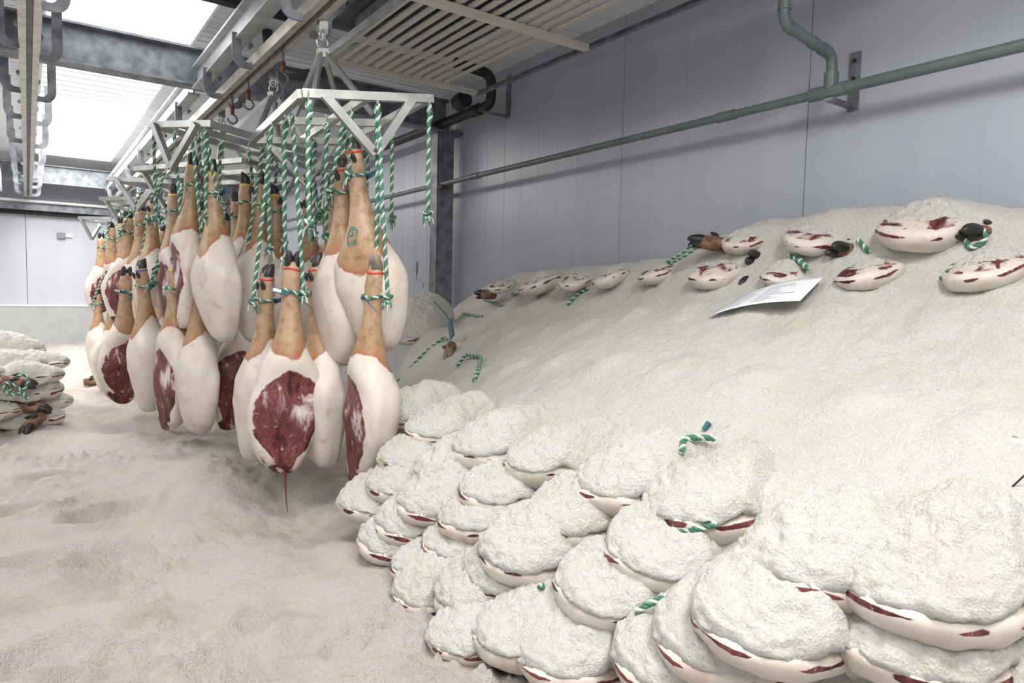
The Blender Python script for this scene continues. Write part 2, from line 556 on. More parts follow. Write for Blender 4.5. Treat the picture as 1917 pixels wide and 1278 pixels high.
ce = empty('ceiling', (0, 0, CEIL)); structure(ce, 'white ribbed panel ceiling')
for i, a in enumerate(np.arange(-2.6, BACKY, 1.0)):
    b = min(a + 1.0, BACKY)
    mb = MB().box((-3.0, a + 0.004, 0), (WALLX, b - 0.004, 0.06))
    for k in range(1, 10):
        y = a + (b - a) * k / 10
        mb.box((-3.0, y - 0.006, -0.0035), (WALLX, y + 0.006, 0))
    mb.build('ceiling_panel', 'ceil', ce)
MB().box((-3.0, -2.6, 0.04), (WALLX, BACKY, 0.08)).build('joint_backing', 'dark', ce)

# far lintel and track above the back wall
lt = empty('trim_1', (0, 11.45, 2.2)); structure(lt, 'grey lintel with a dark gap above the far wall')
MB().box((-3, 0.02, -0.06), (WALLX, 0.14, -0.01)).build('dark_gap', 'dark', lt)
MB().box((-3, -0.06, -0.01), (WALLX, 0.14, 0.09)).build('fascia', 'galv', lt)
MB().box((-3, -0.14, 0.09), (WALLX, 0.14, 0.12)).build('track', 'white', lt)


# ---- lamps -----------------------------------------------------------------------
def ceiling_light(x, y, sx, sy, watts, glow, label):
    o = empty('ceiling_light', (x, y, CEIL))
    tag(o, label, 'ceiling light', 'ceiling lights')
    MB().box((-sx / 2 - 0.02, -sy / 2 - 0.02, -0.03), (sx / 2 + 0.02, sy / 2 + 0.02, -0.001)).build('housing', 'white', o)
    MB().box((-sx / 2, -sy / 2, -0.036), (sx / 2, sy / 2, -0.030)).build('diffuser', glow_mat(glow), o)
    if 1.5 < sy < 2.5 and x > 0:  # this panel's glow stands in for lit ceiling, bars imitate its ribs
        for k in range(int(sy / 0.16)):
            yy = -sy / 2 + 0.08 + k * 0.16
            MB().box((-sx / 2, yy - 0.004, -0.041), (sx / 2, yy + 0.004, -0.036)).build('ceiling_rib', 'white', o)
    l = bpy.data.lights.new('lamp_light', 'AREA')
    l.shape = 'RECTANGLE'; l.size = sx; l.size_y = sy; l.energy = watts
    l.color = (1.0, 0.972, 0.915)
    lo = bpy.data.objects.new('lamp_light', l)
    lo.location = (0, 0, -0.045)
    link(lo, o)
    return o


LL = ['bright ceiling light between the rails, just before the galvanised beam',
      'glowing ribbed panel standing in for lit ceiling, just past the galvanised beam',
      'long glaring ceiling light between the rails near the far wall',
      'added fill light over the floor in front of the racks',
      'added fill light above the viewer',
      'added fill light over the near aisle', 'added fill light over the middle of the aisle', 'added fill light over the far end of the aisle', 'added fill light over the near end of the salt heap']
for (x, y, sx, sy, wt, gl), lb in zip(LAMPS, LL):
    ceiling_light(x, y, sx, sy, wt, gl, lb)


# ---- steel beams ------------------------------------------------------------------
def ibeam(name, p, q_, h, fl, mat, label, web=0.012):
    """I section from p to q_ (bottom centre line), height h, flange width fl"""
    p, q_ = Vector(p), Vector(q_)
    o = empty(name, p)
    tag(o, label, 'beam')
    d = q_ - p
    MB().bar((0, 0, h / 2), d + Vector((0, 0, h / 2)), web, h - 0.02).build('web', mat, o)
    MB().bar((0, 0, 0.006), d + Vector((0, 0, 0.006)), fl, 0.014).build('bottom_flange', mat, o)
    MB().bar((0, 0, h - 0.006), d + Vector((0, 0, h - 0.006)), fl, 0.014).build('top_flange', mat, o)
    return o


BZ = 2.50
cb = ibeam('cross_beam', (-3.0, 4.93, BZ), (2.86, 4.93, BZ), 0.24, 0.14, 'galv', 'mottled galvanised cross beam resting on the wall column')
ep = MB().box((5.80, -0.075, -0.005), (5.815, 0.075, 0.245)).build('end_plate', 'white', cb)
ibeam('cross_beam', (-3.0, 10.9, BZ), (2.9, 10.9, BZ), 0.24, 0.14, 'galv', 'far galvanised cross beam near the back wall')
col_ = empty('wall_column', (2.78, 4.93, 0)); tag(col_, 'grey steel column against the panel wall under the cross beam', 'column')
MB().box((-0.065, -0.07, 0), (0.065, -0.055, BZ - 0.02)).build('flange', 'galv', col_)
MB().box((-0.065, 0.055, 0), (0.065, 0.07, BZ - 0.02)).build('flange', 'galv', col_)
MB().box((-0.08, -0.055, 0), (-0.066, 0.055, BZ - 0.02)).build('web', 'galv', col_)
MB().box((0.02, -0.055, 0), (0.034, 0.055, BZ - 0.02)).build('web', 'galv_dark', col_)
MB().box((-0.10, -0.09, BZ - 0.02), (0.13, 0.09, BZ - 0.003)).build('cap_plate', 'galv', col_)


# ---- overhead rails ------------------------------------------------------------------
def jplate(mb, o, side, h=0.22, wd=0.052):
    """J shaped plate hanging in the XZ plane; side = +1 opens toward -x"""
    pts = []
    out = 0.102; w_ = 0.046
    pts += [(out, h), (out, 0.05)]
    for k in range(1, 6):
        a = k / 5 * math.pi / 2
        pts.append((out - 0.058 + 0.058 * math.cos(a), 0.05 - 0.07 * math.sin(a)))
    pts += [(0.0, -0.02), (0.0, 0.014), (0.035, 0.014)]
    for k in range(1, 5):
        a = math.pi / 2 * (1 - k / 4)
        pts.append((out - w_ - 0.03 + 0.03 * math.cos(a), 0.044 - 0.03 * math.sin(a)))
    pts += [(out - w_, h)]
    pts = [(side * a, b) for a, b in pts]
    if side < 0: pts.reverse()
    mb.prism(pts, (o, (1, 0, 0), (0, 0, 1)), 0.012)


def rail_thing(x, z, y0, y1, label, ys, topz):
    o = empty('overhead_rail', (x, y0, z)); tag(o, label, 'rail')
    ln = y1 - y0
    MB().box((-0.044, 0, 0), (-0.013, ln, 0.055)).build('rail_bar', 'rail', o)
    MB().box((0.013, 0, 0), (0.044, ln, 0.055)).build('rail_bar', 'rail', o)
    MB().box((-0.013, 0, 0.040), (0.013, ln, 0.052)).build('filler_strip', 'galv_dark', o)
    for i, y in enumerate(ys):
        for sd in (-1, 1):
            b = MB(); jplate(b, (sd * 0.040, y - y0 + (0.16 if sd > 0 else 0.0), 0.0), sd, topz - z)
            b.build('hanger_plate', 'galv', o)
            c = MB().tube([(sd * 0.05, y - y0 - 0.012 + (0.16 if sd > 0 else 0), 0.10), (sd * 0.05, y - y0 + 0.03 + (0.16 if sd > 0 else 0), 0.10)], 0.012, 6)
            c.build('bolt', 'galv_dark', o)
    return o


rail_thing(0.035, 2.35, 2.6, 11.3, 'twin bar overhead rail with curved hanger plates, bare of hams', [3.35, 4.15, 5.1, 5.9, 6.9, 7.9, 8.9, 9.9, 10.8], 2.62)
rail_thing(1.02, 2.35, 1.2, 11.3, 'twin bar overhead rail that carries the ham racks', [2.95, 3.75, 4.45, 5.4, 6.4, 7.4, 8.4, 9.4, 10.4], 2.50)
ib = ibeam('rail_beam', (0.93, 1.2, 2.47), (0.93, 4.86, 2.47), 0.14, 0.075, 'galv_pale', 'pale steel beam above the loaded rail, up to the cross beam')
ib2 = ibeam('rail_beam', (0.93, 5.0, 2.47), (0.93, 10.83, 2.47), 0.14, 0.075, 'galv_pale', 'pale steel beam above the loaded rail, past the cross beam')
ib3 = ibeam('rail_beam', (0.035, 1.2, 2.62), (0.035, 11.2, 2.62), 0.12, 0.08, 'galv', 'steel beam above the empty rail')
# cable trunk above the near light
ct = MB().bar((-0.2, 4.12, 2.80), (1.3, 4.12, 2.80), 0.07, 0.06).build('cable_duct', 'dark')
tag(ct, 'dark cable duct across the ceiling beside the bright light', 'duct')
# boxes beside the empty rail
for (y0, y1, z0, z1, lb) in ((5.9, 7.4, 2.36, 2.62, 'white equipment box hung beside the empty rail'), (7.7, 10.2, 2.28, 2.50, 'long pale equipment casing beside the empty rail near the far wall')):
    o = empty('equipment_box', (-0.28, y0, z0)); tag(o, lb, 'equipment')
    MB().box((-0.30, 0, 0), (0.06, y1 - y0, z1 - z0)).build('casing', 'white', o)
    MB().box((-0.22, 0.15, -0.012), (0.0, (y1 - y0) * 0.55, 0.0)).build('grille', 'galv_dark', o)
    MB().box((-0.22, (y1 - y0) * 0.62, -0.012), (0.0, y1 - y0 - 0.1, 0.0)).build('cover', 'cream', o)
    for yy in (0.1, y1 - y0 - 0.1):
        MB().box((-0.14, yy - 0.015, z1 - z0), (-0.10, yy + 0.015, CEIL - z0)).build('hanger_strap', 'galv', o)

# ---- evaporator with louvred grille ------------------------------------------------
EX0, EX1, EY0, EY1, EZ = 1.46, 2.56, 0.9, 4.10, 2.565
ev = empty('air_cooler', (EX0, EY0, EZ)); tag(ev, 'cream louvred air cooler under the ceiling beside the rail', 'air cooler')
W_, D_ = EX1 - EX0, EY1 - EY0
WS = 0.89                                  # louvred width; the rims reach on to the angle bar
MB().box((0, D_ - 0.02, 0), (W_, D_, 0.035)).build('rim', 'cream', ev)
MB().box((0, D_ - 0.012, 0.035), (WS, D_ - 0.006, 0.16)).build('end_panel', 'white', ev)
MB().box((0, 0, 0), (0.022, D_, 0.04)).build('rim', 'stain', ev)
for yy in (1.05, 2.02):
    MB().box((0, yy, -0.012), (W_, yy + 0.04, 0.02)).build('cross_bar', 'cream', ev)
nsl = 12
slm = MB().prism([(-0.029, 0.010), (-0.026, -0.002), (0.016, 0.010), (0.025, 0.026), (0.021, 0.032), (-0.024, 0.016)], ((0, D_ / 2 - 0.01, 0), (1, 0, 0), (0, 0, 1)), D_ - 0.03).mesh('louvre', 'cream')
tm = MB().prism([(-0.045, 0.0), (0.045, 0.0), (0.0, 0.055)], ((0, 0, 0), (1, 0, 0), (0, 0, 1)), 0.006).mesh('tooth', 'cream')
for i in range(nsl):
    x = 0.06 + (WS - 0.10) * i / (nsl - 1)
    put('louvre', slm, ev, (x, 0, 0.022))
    put('tooth', tm, ev, (x, D_ + 0.004, 0.03), (math.pi, 0, 0)).location.z = 0.075
MB().box((0.03, 0.02, 0.20), (WS, D_ - 0.03, 0.21)).build('coil_tray', 'galv_dark', ev)
for i in range(5):
    MB().box((0.1 + i * 0.16, 0.1, 0.14), (0.13 + i * 0.16, D_ - 0.3, 0.19)).build('coil_fin', 'galv', ev)
for xx in (0.05, WS - 0.05):
    for yy in (0.3, D_ - 0.3):
        MB().tube([(xx, yy, 0.2), (xx, yy, CEIL - EZ)], 0.008, 6).build('suspension_rod', 'galv', ev)
ar = MB().bar((2.575, 0.6, 2.57), (2.575, 4.10, 2.57), 0.026, 0.006).bar((2.587, 0.6, 2.585), (2.587, 4.10, 2.585), 0.005, 0.035).build('angle_bar', 'galv')
tag(ar, 'long grey angle bar running beside the louvred cooler', 'bar')
hose = MB().tube(bend([(1.30, 4.62, 2.85), (1.27, 4.45, 2.60), (1.36, 4.25, 2.49), (1.52, 4.12, 2.52)], 0.12, 6), 0.034, 12).build('drain_hose', 'black')
tag(hose, 'black rubber hose curving at the corner of the cooler', 'hose')

# ---- pipes on the panel wall ----------------------------------------------------------
PX, PZ = 2.735, 2.068
pp = empty('wall_pipe', (PX, 1.6, PZ)); tag(pp, 'long grey plastic drain pipe along the panel wall', 'pipe')
MB().tube([(0, -2.2, 0), (0, 0, 0)], 0.0225, 14).build('pipe_run', 'pvc', pp)
MB().tube([(0, 0, 0), (0, 8.5, 0)], 0.0195, 14).build('pipe_run', 'pvc', pp)
for y in (0.52, 2.75, 3.32):
    MB().tube([(0, y - 0.05, 0), (0, y + 0.05, 0)], 0.0245, 14).build('coupling', 'pvc', pp)
tee = MB().tube([(0, -0.07, 0), (0, 0.09, 0)], 0.0285, 14).tube([(0, 0.0, 0), (0, 0.0, 0.075)], 0.0285, 14).build('tee_fitting', 'pvc', pp)
# branch going up to the cooler
P0 = Vector((0, 0, 0.05)); P1 = Vector((0, 0, 0.145)); P2 = Vector((-0.335, 0.01, 0.195)); P3 = Vector((-0.335, 0.01, 0.52))
MB().tube(bend([P0, P1, P2, P3], 0.05, 6), 0.0215, 14).build('branch_pipe', 'pvc', pp)
for a, b in ((P1.lerp(P2, 0.10), P1.lerp(P2, 0.24)), (P1.lerp(P2, 0.36), P1.lerp(P2, 0.44)), (P1.lerp(P2, 0.82), P1.lerp(P2, 0.92)), (P2 + Vector((0, 0, 0.05)), P2 + Vector((0, 0, 0.08)))):
    MB().tube([a, b], 0.0255, 14).build('coupling', 'pvc', pp)
MB().tube([P2 + Vector((0, 0, 0.145)), P2 + Vector((0, 0, 0.30))], 0.031, 14).build('rubber_sleeve', 'black', pp)


def wall_bracket(y, z0, z1, arm_z, x_in, label):
    o = empty('wall_bracket', (WALLX, y, z0)); tag(o, label, 'bracket', 'pipe brackets on the wall')
    MB().box((-0.012, -0.022, 0), (-0.001, 0.022, z1 - z0)).build('wall_plate', 'galv', o)
    MB().box((x_in - WALLX, -0.018, arm_z - z0 - 0.012), (-0.012, 0.018, arm_z - z0)).build('arm', 'galv', o)
    for t in (0.55, 0.85):
        MB().tube([(-0.018, 0, (z1 - z0) * t), (-0.010, 0, (z1 - z0) * t)], 0.008, 8).build('bolt', 'dark', o)


wall_bracket(1.60, 2.018, 2.265, 2.04, 2.72, 'perforated steel bracket holding the grey pipe at its tee')
wall_bracket(4.20, 2.49, 2.80, 2.505, 2.70, 'steel bracket below the elbow of the black pipe')
bk = MB().box((2.70, 4.80, 2.028), (2.76, 4.87, 2.046)).build('pipe_clip', 'rust'); tag(bk, 'small rusty clip under the grey pipe at the column', 'clip')
bl = empty('insulated_pipe', (2.72, 4.3, 2.54)); tag(bl, 'black insulated pipe with an elbow below the cooler', 'pipe')
MB().tube(bend([(0, 6.8, -0.03), (0, 0.0, 0.0), (0, -0.16, 0.0), (0, -0.16, 0.21), (-0.30, -0.16, 0.23)], 0.075, 7), 0.036, 14).build('pipe_run', 'black', bl)
MB().tube([(0, -0.02, 0), (0, 0.09, 0)], 0.044, 14).build('sleeve', 'black', bl)
MB().tube([(-0.13, 0.08, 0.035), (-0.13, -0.02, 0.05)], 0.06, 16).build('pipe_end', 'black', bl)
sb = empty('sensor_box', (0.42, BACKY - 0.002, 1.88)); tag(sb, 'small box sensor high on the far wall', 'sensor')
MB().box((-0.06, -0.05, -0.04), (0.04, 0, 0.04)).build('housing', 'galv_dark', sb)
MB().box((0.04, -0.03, -0.02), (0.12, 0, 0.03)).build('cover', 'white', sb)

# ================================================================== SALT HEAP
def _ip(y, pts):
    return np.interp(y, [p[0] for p in pts], [p[1] for p in pts])


def pile_h(X, Y):
    xb = _ip(Y, [(-2.6, 1.0), (0.3, 0.99), (1.0, 0.95), (1.6, 0.93), (2.1, 0.95), (2.5, 1.03), (3.0, 1.28), (3.8, 1.7), (4.6, 2.1), (5.4, 2.5), (6.2, 2.88)])
    zt = _ip(Y, [(-2.6, 1.5), (0.9, 1.51), (1.3, 1.57), (1.8, 1.56), (2.1, 1.50), (2.35, 1.43), (2.65, 1.40), (3.8, 1.36), (4.35, 1.25), (4.8, 1.08), (5.4, 0.75), (6.2, 0.34)])
    u = (X - xb) / (WALLX - xb)
    h = np.interp(u, [-0.2, 0.0, 0.165, 0.40, 0.66, 0.74, 0.80, 0.86, 1.0], [-0.25, -0.06, 0.30, 0.50, 0.705, 0.80, 0.93, 0.985, 1.0])
    z = 0.36 + (zt - 0.36) * h
    inn = sstep(-0.02, 0.25, u)
    z = z + 0.030 * fbm(X * 2.4 + 9, Y * 2.4, 3.3, 3) * inn
    # soft lumps of buried hams on the upper slope
    z = z + 0.022 * np.maximum(0, np.sin(Y * 2 * math.pi / 0.30 + 2.0 * np.sin(X * 4))) * np.maximum(0, np.sin(X * 2 * math.pi / 0.42 + 1.0)) * sstep(0.2, 0.35, u) * (1 - sstep(0.62, 0.7, u))
    # salt thrown over the topmost hams
    for cx, cy, a, b, d in ((2.52, 1.80, .10, .10, .03), (2.55, 1.48, .10, .13, .06), (2.56, 1.06, .12, .20, .08), (2.2, 4.15, .20, .16, .16), (2.4, 3.25, .2, .2, .03), (2.3, 0.75, .2, .2, .04)):
        z = z + d * np.exp(-(((X - cx) / a) ** 2 + ((Y - cy) / b) ** 2))
    c = fbm(X * 26, Y * 26, 5.0, 3)
    z = z + inn * (0.005 * fbm(X * 60, Y * 60, 4.1, 2) + 0.009 * c + 0.016 * np.clip(fbm(X * 11, Y * 11, 6.0, 3), 0, 1) * sstep(-0.1, 0.4, pn(X * 1.6, Y * 1.6, 2.0)))
    return z


def upper_skin(X, Y):
    return pile_h(X, Y)


px_ = axis([(0.88, 1.5, 0.011), (1.5, WALLX - 0.065, 0.013)])
py_ = axis([(-2.5, 0.2, 0.08), (0.2, 2.6, 0.0115), (2.6, 6.2, 0.022)])
heap = grid_object('salt_heap', px_, py_, pile_h, 'salt')
tag(heap, 'great white heap of coarse salt banked against the panel wall', 'salt', None, 'stuff')


def mound_h(X, Y):
    r = ((X + 0.95) / 1.12) ** 2 + ((Y - 6.55) / 1.65) ** 2
    z = 0.25 + 0.70 * np.clip(1 - r ** 1.6, -0.4, 1) ** 1.0 + 0.03 * fbm(X * 3, Y * 3, 1.1, 3) + 0.012 * fbm(X * 14, Y * 14, 1.9, 3)
    return z


mound = grid_object('salt_mound', axis([(-2.7, 0.5, 0.03)]), axis([(4.6, 9.2, 0.04)]), mound_h, 'salt', None, lambda c: c[:, 2] > 0.28)
tag(mound, 'lower mound of salt and hams beyond the aisle before the far wall', 'salt', None, 'stuff')


# ================================================================== HAM PARTS
def attr(me, name, vals):
    a = me.attributes.new(name, 'FLOAT', 'POINT')
    a.data.foreach_set('value', np.asarray(vals, np.float32))


HL = 0.86


def hanging_body(seed, rings=46, seg=36, skin_to=0.47):
    ts = [0.045, 0.08, 0.115, 0.15, 0.19, 0.24, 0.30, 0.36, 0.42, 0.48, 0.54, 0.60, 0.66, 0.72, 0.78, 0.84, 0.90, 0.95, 0.985, 1.0]
    ws = [0.050, 0.066, 0.078, 0.082, 0.072, 0.070, 0.080, 0.096, 0.124, 0.178, 0.240, 0.284, 0.300, 0.296, 0.276, 0.246, 0.205, 0.165, 0.115, 0.0]
    hs = [0.046, 0.060, 0.070, 0.074, 0.066, 0.064, 0.074, 0.092, 0.120, 0.155, 0.182, 0.198, 0.204, 0.200, 0.186, 0.168, 0.146, 0.122, 0.088, 0.0]
    t = np.concatenate([np.linspace(0.045, 0.9, rings - 10, endpoint=False), 0.9 + 0.1 * np.sin(np.linspace(0, math.pi / 2, 10))])
    w_ = np.interp(t, ts, ws); h_ = np.interp(t, ts, hs)
    k = np.array([1, 2, 3, 2, 1.]); k /= k.sum()
    w_[2:-2] = np.convolve(w_, k, 'valid'); h_[2:-2] = np.convolve(h_, k, 'valid')
    ph = np.linspace(0, 2 * math.pi, seg, endpoint=False)
    T, P = np.meshgrid(t, ph, indexing='ij')
    Wm, Hm = w_[:, None], h_[:, None]
    body = sstep(0.45, 0.62, T)
    cx = 0.022 * np.sin((T - 0.3) * 4.2 + seed) * body          # slight lean of the leg bone
    c, s = np.cos(P), np.sin(P)
    x = Wm / 2 * c
    y = Hm / 2 * s
    y = np.where(s < 0, y * (1 - 0.42 * body), y * (1 + 0.12 * body))      # meat side (-y) is flatter
    nz = fbm(x * 8 + seed * 3.1, T * 5, y * 8 + seed, 3)
    low = pn(np.cos(P) * 0.9 + seed, T * 3.2, np.sin(P) * 0.9 + seed * 2)
    sq = 1 + 0.05 * body * np.cos(4 * P)          # squarer in section than an egg
    sc = (1 + 0.10 * nz * (0.3 + body) + 0.16 * low * body) * (2 - sq)
    x = x * sc + cx; y = y * sc
    face = np.clip(-s, 0, 1)
    # hollow of the cut face, pelvic bone ridge
    y = y + 0.020 * body * face * np.exp(-(((T - 0.84) / 0.08) ** 2 + (x / 0.06) ** 2)) - 0.014 * body * face * np.exp(-(((T - 0.70) / 0.07) ** 2 + ((x + 0.05) / 0.04) ** 2))
    slant = 0.05 * math.sin(seed * 2.3 + 0.6)
    z = -HL * T + 0.014 * nz * body + slant * (x / 0.15) * sstep(0.75, 1.0, T)
    co = np.stack([x, y, z], -1).reshape(-1, 3)
    f = []
    R_ = len(t)
    for i in range(R_ - 1):
        for j in range(seg):
            j2 = (j + 1) % seg
            f.append((i * seg + j, (i + 1) * seg + j, (i + 1) * seg + j2, i * seg + j2))
    f.append(tuple(range(seg)))
    me = bpy.data.meshes.new('ham_body')
    me.from_pydata(co.tolist(), [], f)
    me.polygons.foreach_set('use_smooth', [True] * len(f))
    # skin runs further down on the rind side (+y) in a V
    skin_end = skin_to + (0.06 if skin_to < 0.5 else 0.13) * np.clip(s, 0, 1) - 0.05 * np.abs(c) + 0.025 * np.sin(seed * 2 + P)
    skin = np.clip(0.5 + (skin_end - T) * 2.2, 0, 1) * 0.9
    rel = x / (Wm * 0.5 + 1e-4)
    sk_ = 0.18 * math.sin(seed * 3)
    ell = np.sqrt(((T - 0.755) / 0.275) ** 2 + ((rel - sk_ * (T - 0.75) * 3) / 1.06) ** 2)
    meat = np.clip(face * 2.2, 0, 1) * np.clip((1.08 - ell) * 2.8, 0, 1)
    tip = sstep(0.86, 0.94, T) * np.clip(0.35 - s, 0, 1) * 0.8
    edge = np.clip(1 - np.abs(s + 0.18) / 0.22, 0, 1) * sstep(0.6, 0.7, T) * 0.45
    meat = np.maximum(np.maximum(meat, tip), edge)
    red = 0.02 + 0.22 * sstep(0.66, 0.86, T) + 0.25 * np.exp(-(((T - 0.60) / 0.06) ** 2 + ((rel - 0.1) / 0.35) ** 2)) + 0.18 * np.exp(-(((T - 0.72) / 0.06) ** 2 + ((rel + 0.5) / 0.3) ** 2)) - 0.12 * np.exp(-(((T - 0.72) / 0.10) ** 2 + ((rel - 0.35) / 0.3) ** 2))
    red = np.where(meat > np.clip(face * 1.5, 0, 1) * 0.99, red, red + 0.1)
    attr(me, 'red', red.ravel())
    attr(me, 'skin', skin.ravel()); attr(me, 'meat', (meat * 0.62).ravel())
    me.materials.append(M['ham'])
    me.update()
    return me


def toe_mesh(mat):
    mb = MB()
    # one pointed claw, tip at z=0, base at z=-0.062
    zs = [-0.066, -0.055, -0.04, -0.025, -0.012, -0.004, 0.0]
    wx = [0.014, 0.0145, 0.0145, 0.013, 0.0105, 0.007, 0.003]
    wy = [0.019, 0.021, 0.0205, 0.018, 0.0135, 0.008, 0.003]
    oy = [0.0, 0.0, -0.001, -0.003, -0.007, -0.011, -0.013]
    n = 12
    vs = []
    for z, a, b, o in zip(zs, wx, wy, oy):
        for j in range(n):
            an = 2 * math.pi * j / n
            vs.append((a * math.cos(an), b * math.sin(an) + o, z))
    fs = []
    for i in range(len(zs) - 1):
        for j in range(n):
            j2 = (j + 1) % n
            fs.append((i * n + j, i * n + j2, (i + 1) * n + j2, (i + 1) * n + j))
    mb.add(vs, fs, 0, True)
    mb.add(vs[-n:], [tuple(range(n))], 0, True)
    return mb.mesh('hoof', mat)


def claw_mesh(mat):
    mb = MB()
    mb.tube([(0, 0, -0.018), (0, 0.006, -0.004), (0, 0.012, 0.010), (0, 0.014, 0.018)], [0.009, 0.010, 0.0075, 0.002], 8)
    return mb.mesh('dewclaw', mat)


TOE = {k: toe_mesh(k) for k in ('hoof', 'hoof_pale')}
CLAW = {k: claw_mesh(k) for k in ('hoof', 'hoof_pale')}


def ring_mesh(rx, ry, r, mat, name='cable_tie'):
    pts = [(rx * math.cos(a), ry * math.sin(a), 0.003 * math.sin(2 * a)) for a in [2 * math.pi * i / 20 for i in range(20)]]
    return MB().tube(pts, r, 6, 0, True).mesh(name, mat)


TIE = {c: ring_mesh(0.032, 0.029, 0.0042, c) for c in ('red', 'yellow', 'blue')}


def stub_mesh():
    mb = MB()
    mb.tube([(0, 0, -0.035), (0, 0, -0.07), (0, 0.002, -0.11), (0, 0.0, -0.15)], [0.024, 0.030, 0.032, 0.028], 12)
    return mb.mesh('shank', 'trotter')


STUB = stub_mesh()
TAGM = MB().box((-0.030, -0.002, -0.009), (0.030, 0.002, 0.009)).tube([(0.03, 0, 0), (0.06, 0.004, -0.006), (0.13, 0.02, -0.03)], 0.0016, 5).mesh('tag', 'tag')
TAGW = MB().box((-0.026, -0.0032, -0.006), (0.004, -0.0022, 0.006)).mesh('tag_print', 'tag_white')


def add_trotter(parent, mw, pale=False, tie='red', with_tag=True, claws=True):
    """mw: local matrix of the leg (z up toward the hoof tip, tip at z=0)"""
    k = 'hoof_pale' if pale else 'hoof'
    for sx in (-1, 1):
        o = put('hoof', TOE[k], parent)
        o.matrix_local = mw @ Matrix.Translation((sx * 0.0185, 0, 0.004)) @ Matrix.Rotation(sx * 0.12, 4, 'Y') @ Matrix.Diagonal((1.28, 1.15, 1.1, 1))
        if claws:
            o = put('dewclaw', CLAW[k], parent)
            o.matrix_local = mw @ Matrix.Translation((sx * 0.020, 0.026, -0.092))
    if tie:
        o = put('cable_tie', TIE[tie], parent)
        o.matrix_local = mw @ Matrix.Translation((0, 0, -0.068))
    if with_tag:
        o = put('tag', TAGM, parent)
        o.matrix_local = mw @ Matrix.Translation((-0.045, -0.035, -0.155)) @ Matrix.Rotation(0.2, 4, 'Y')
        q2 = put('tag_print', TAGW, o)


# ------------------------------------------------------------------ rope
def strand(mb, pts, r=0.0078, pitch=0.040, sub=7, nside=5):
    """twisted rope along a polyline: two green strands and a white one"""
    pts = [Vector(p) for p in pts]
    # resample
    seg = [(pts[i + 1] - pts[i]).length for i in range(len(pts) - 1)]
    tot = sum(seg)
    n = max(6, int(tot / pitch * sub))
    out = []
    i = 0; acc = 0.0
    for k in range(n + 1):
        s_ = tot * k / n
        while i < len(seg) - 1 and acc + seg[i] < s_:
            acc += seg[i]; i += 1
        out.append(pts[i].lerp(pts[i + 1], (s_ - acc) / max(seg[i], 1e-9)))
    nrm = None
    rows = [[], [], []]
    for k, p in enumerate(out):
        t = (out[min(k + 1, n)] - out[max(k - 1, 0)]).normalized()
        if nrm is None:
            nrm = t.orthogonal().normalized()
        else:
            nrm = (nrm - t * nrm.dot(t)).normalized()
        bn = t.cross(nrm)
        a0 = 2 * math.pi * tot * k / n / pitch
        for j in range(3):
            a = a0 + j * 2 * math.pi / 3
            rows[j].append(p + (nrm * math.cos(a) + bn * math.sin(a)) * r * 0.52)
    for j in range(3):
        mb.tube(rows[j], r * 0.60, nside, 1 if j == 2 else 0, False, True)


def frayed_knot(mb, p, rnd, r=0.010):
    p = Vector(p)
    ang = rnd.uniform(0, 6.28)
    loop = [p + Vector((math.cos(a + ang) * 0.014, math.sin(a + ang) * 0.014, 0.010 * math.sin(a * 0.5) - 0.006 * a / 3)) for a in [i * 0.7 for i in range(12)]]
    strand(mb, loop, r * 0.9, 0.04, 5, 4)
    for k in range(7):
        a = rnd.uniform(0, 6.28); l = rnd.uniform(0.03, 0.06)
        e = p + Vector((math.cos(a) * 0.022, math.sin(a) * 0.022, -l))
        mb.tube([p + Vector((0, 0, -0.008)), p.lerp(e, 0.5) + Vector((math.cos(a) * 0.006, math.sin(a) * 0.006, 0)), e], [0.004, 0.0035, 0.002], 4, k % 2)


ROPE_MATS = ['rope_g', 'rope_w']
HOOKM = MB().tube([(0, 0, 0.034)] + [(0.016 * math.sin(a), 0, -0.016 + 0.016 * math.cos(a) + 0.02 * 0) for a in [i * math.pi * 1.35 / 8 for i in range(9)]], 0.0026, 6).mesh('rope_hook', 'chrome')


# ================================================================== HANGING FRAMES
FA, FB, FV, FH = 0.527, 0.240, 0.21, 0.286
FRAMES = [((1.093, 2.941, 1.931), (-0.100, 0.027, -0.118)), ((1.091, 3.859, 1.958), (-1.155, -0.031, 0.098)), ((1.05, 4.85, 1.95), (0.45, 0.02, 0.06)),
          ((1.04, 5.85, 1.94), (-0.8, 0.0, 0.05)), ((1.04, 6.80, 1.94), (0.6, 0.03, 0.03)), ((1.04, 7.75, 1.93), (-0.3, 0.0, 0.07)), ((1.04, 8.75, 1.92), (0.9, 0.0, 0.03))]
BARS = []          # (frame index, p, q) of every bar a rope may hang from
FLAB = ['steel ham rack nearest the viewer, tilted, with empty ropes on one side', 'second steel ham rack from the viewer, turned across the rail', 'third ham rack from the viewer, under the cross beam',
        'fourth ham rack from the viewer, past the cross beam', 'fifth ham rack from the viewer', 'sixth ham rack from the viewer', 'farthest ham rack, nearest the back wall']


def frame_matrix(T, r):
    y, p, rr = r
    return Matrix.Translation(T) @ Matrix.Rotation(y, 4, 'Z') @ Matrix.Rotation(rr, 4, 'Y') @ Matrix.Rotation(p, 4, 'X')


FMESH = {}


def bar_mesh(key, p, q_, w_=0.030, h_=0.030):
    if key not in FMESH:
        FMESH[key] = MB().bar(p, q_, w_, h_).mesh(key.split('#')[0], 'stain')
    return FMESH[key]


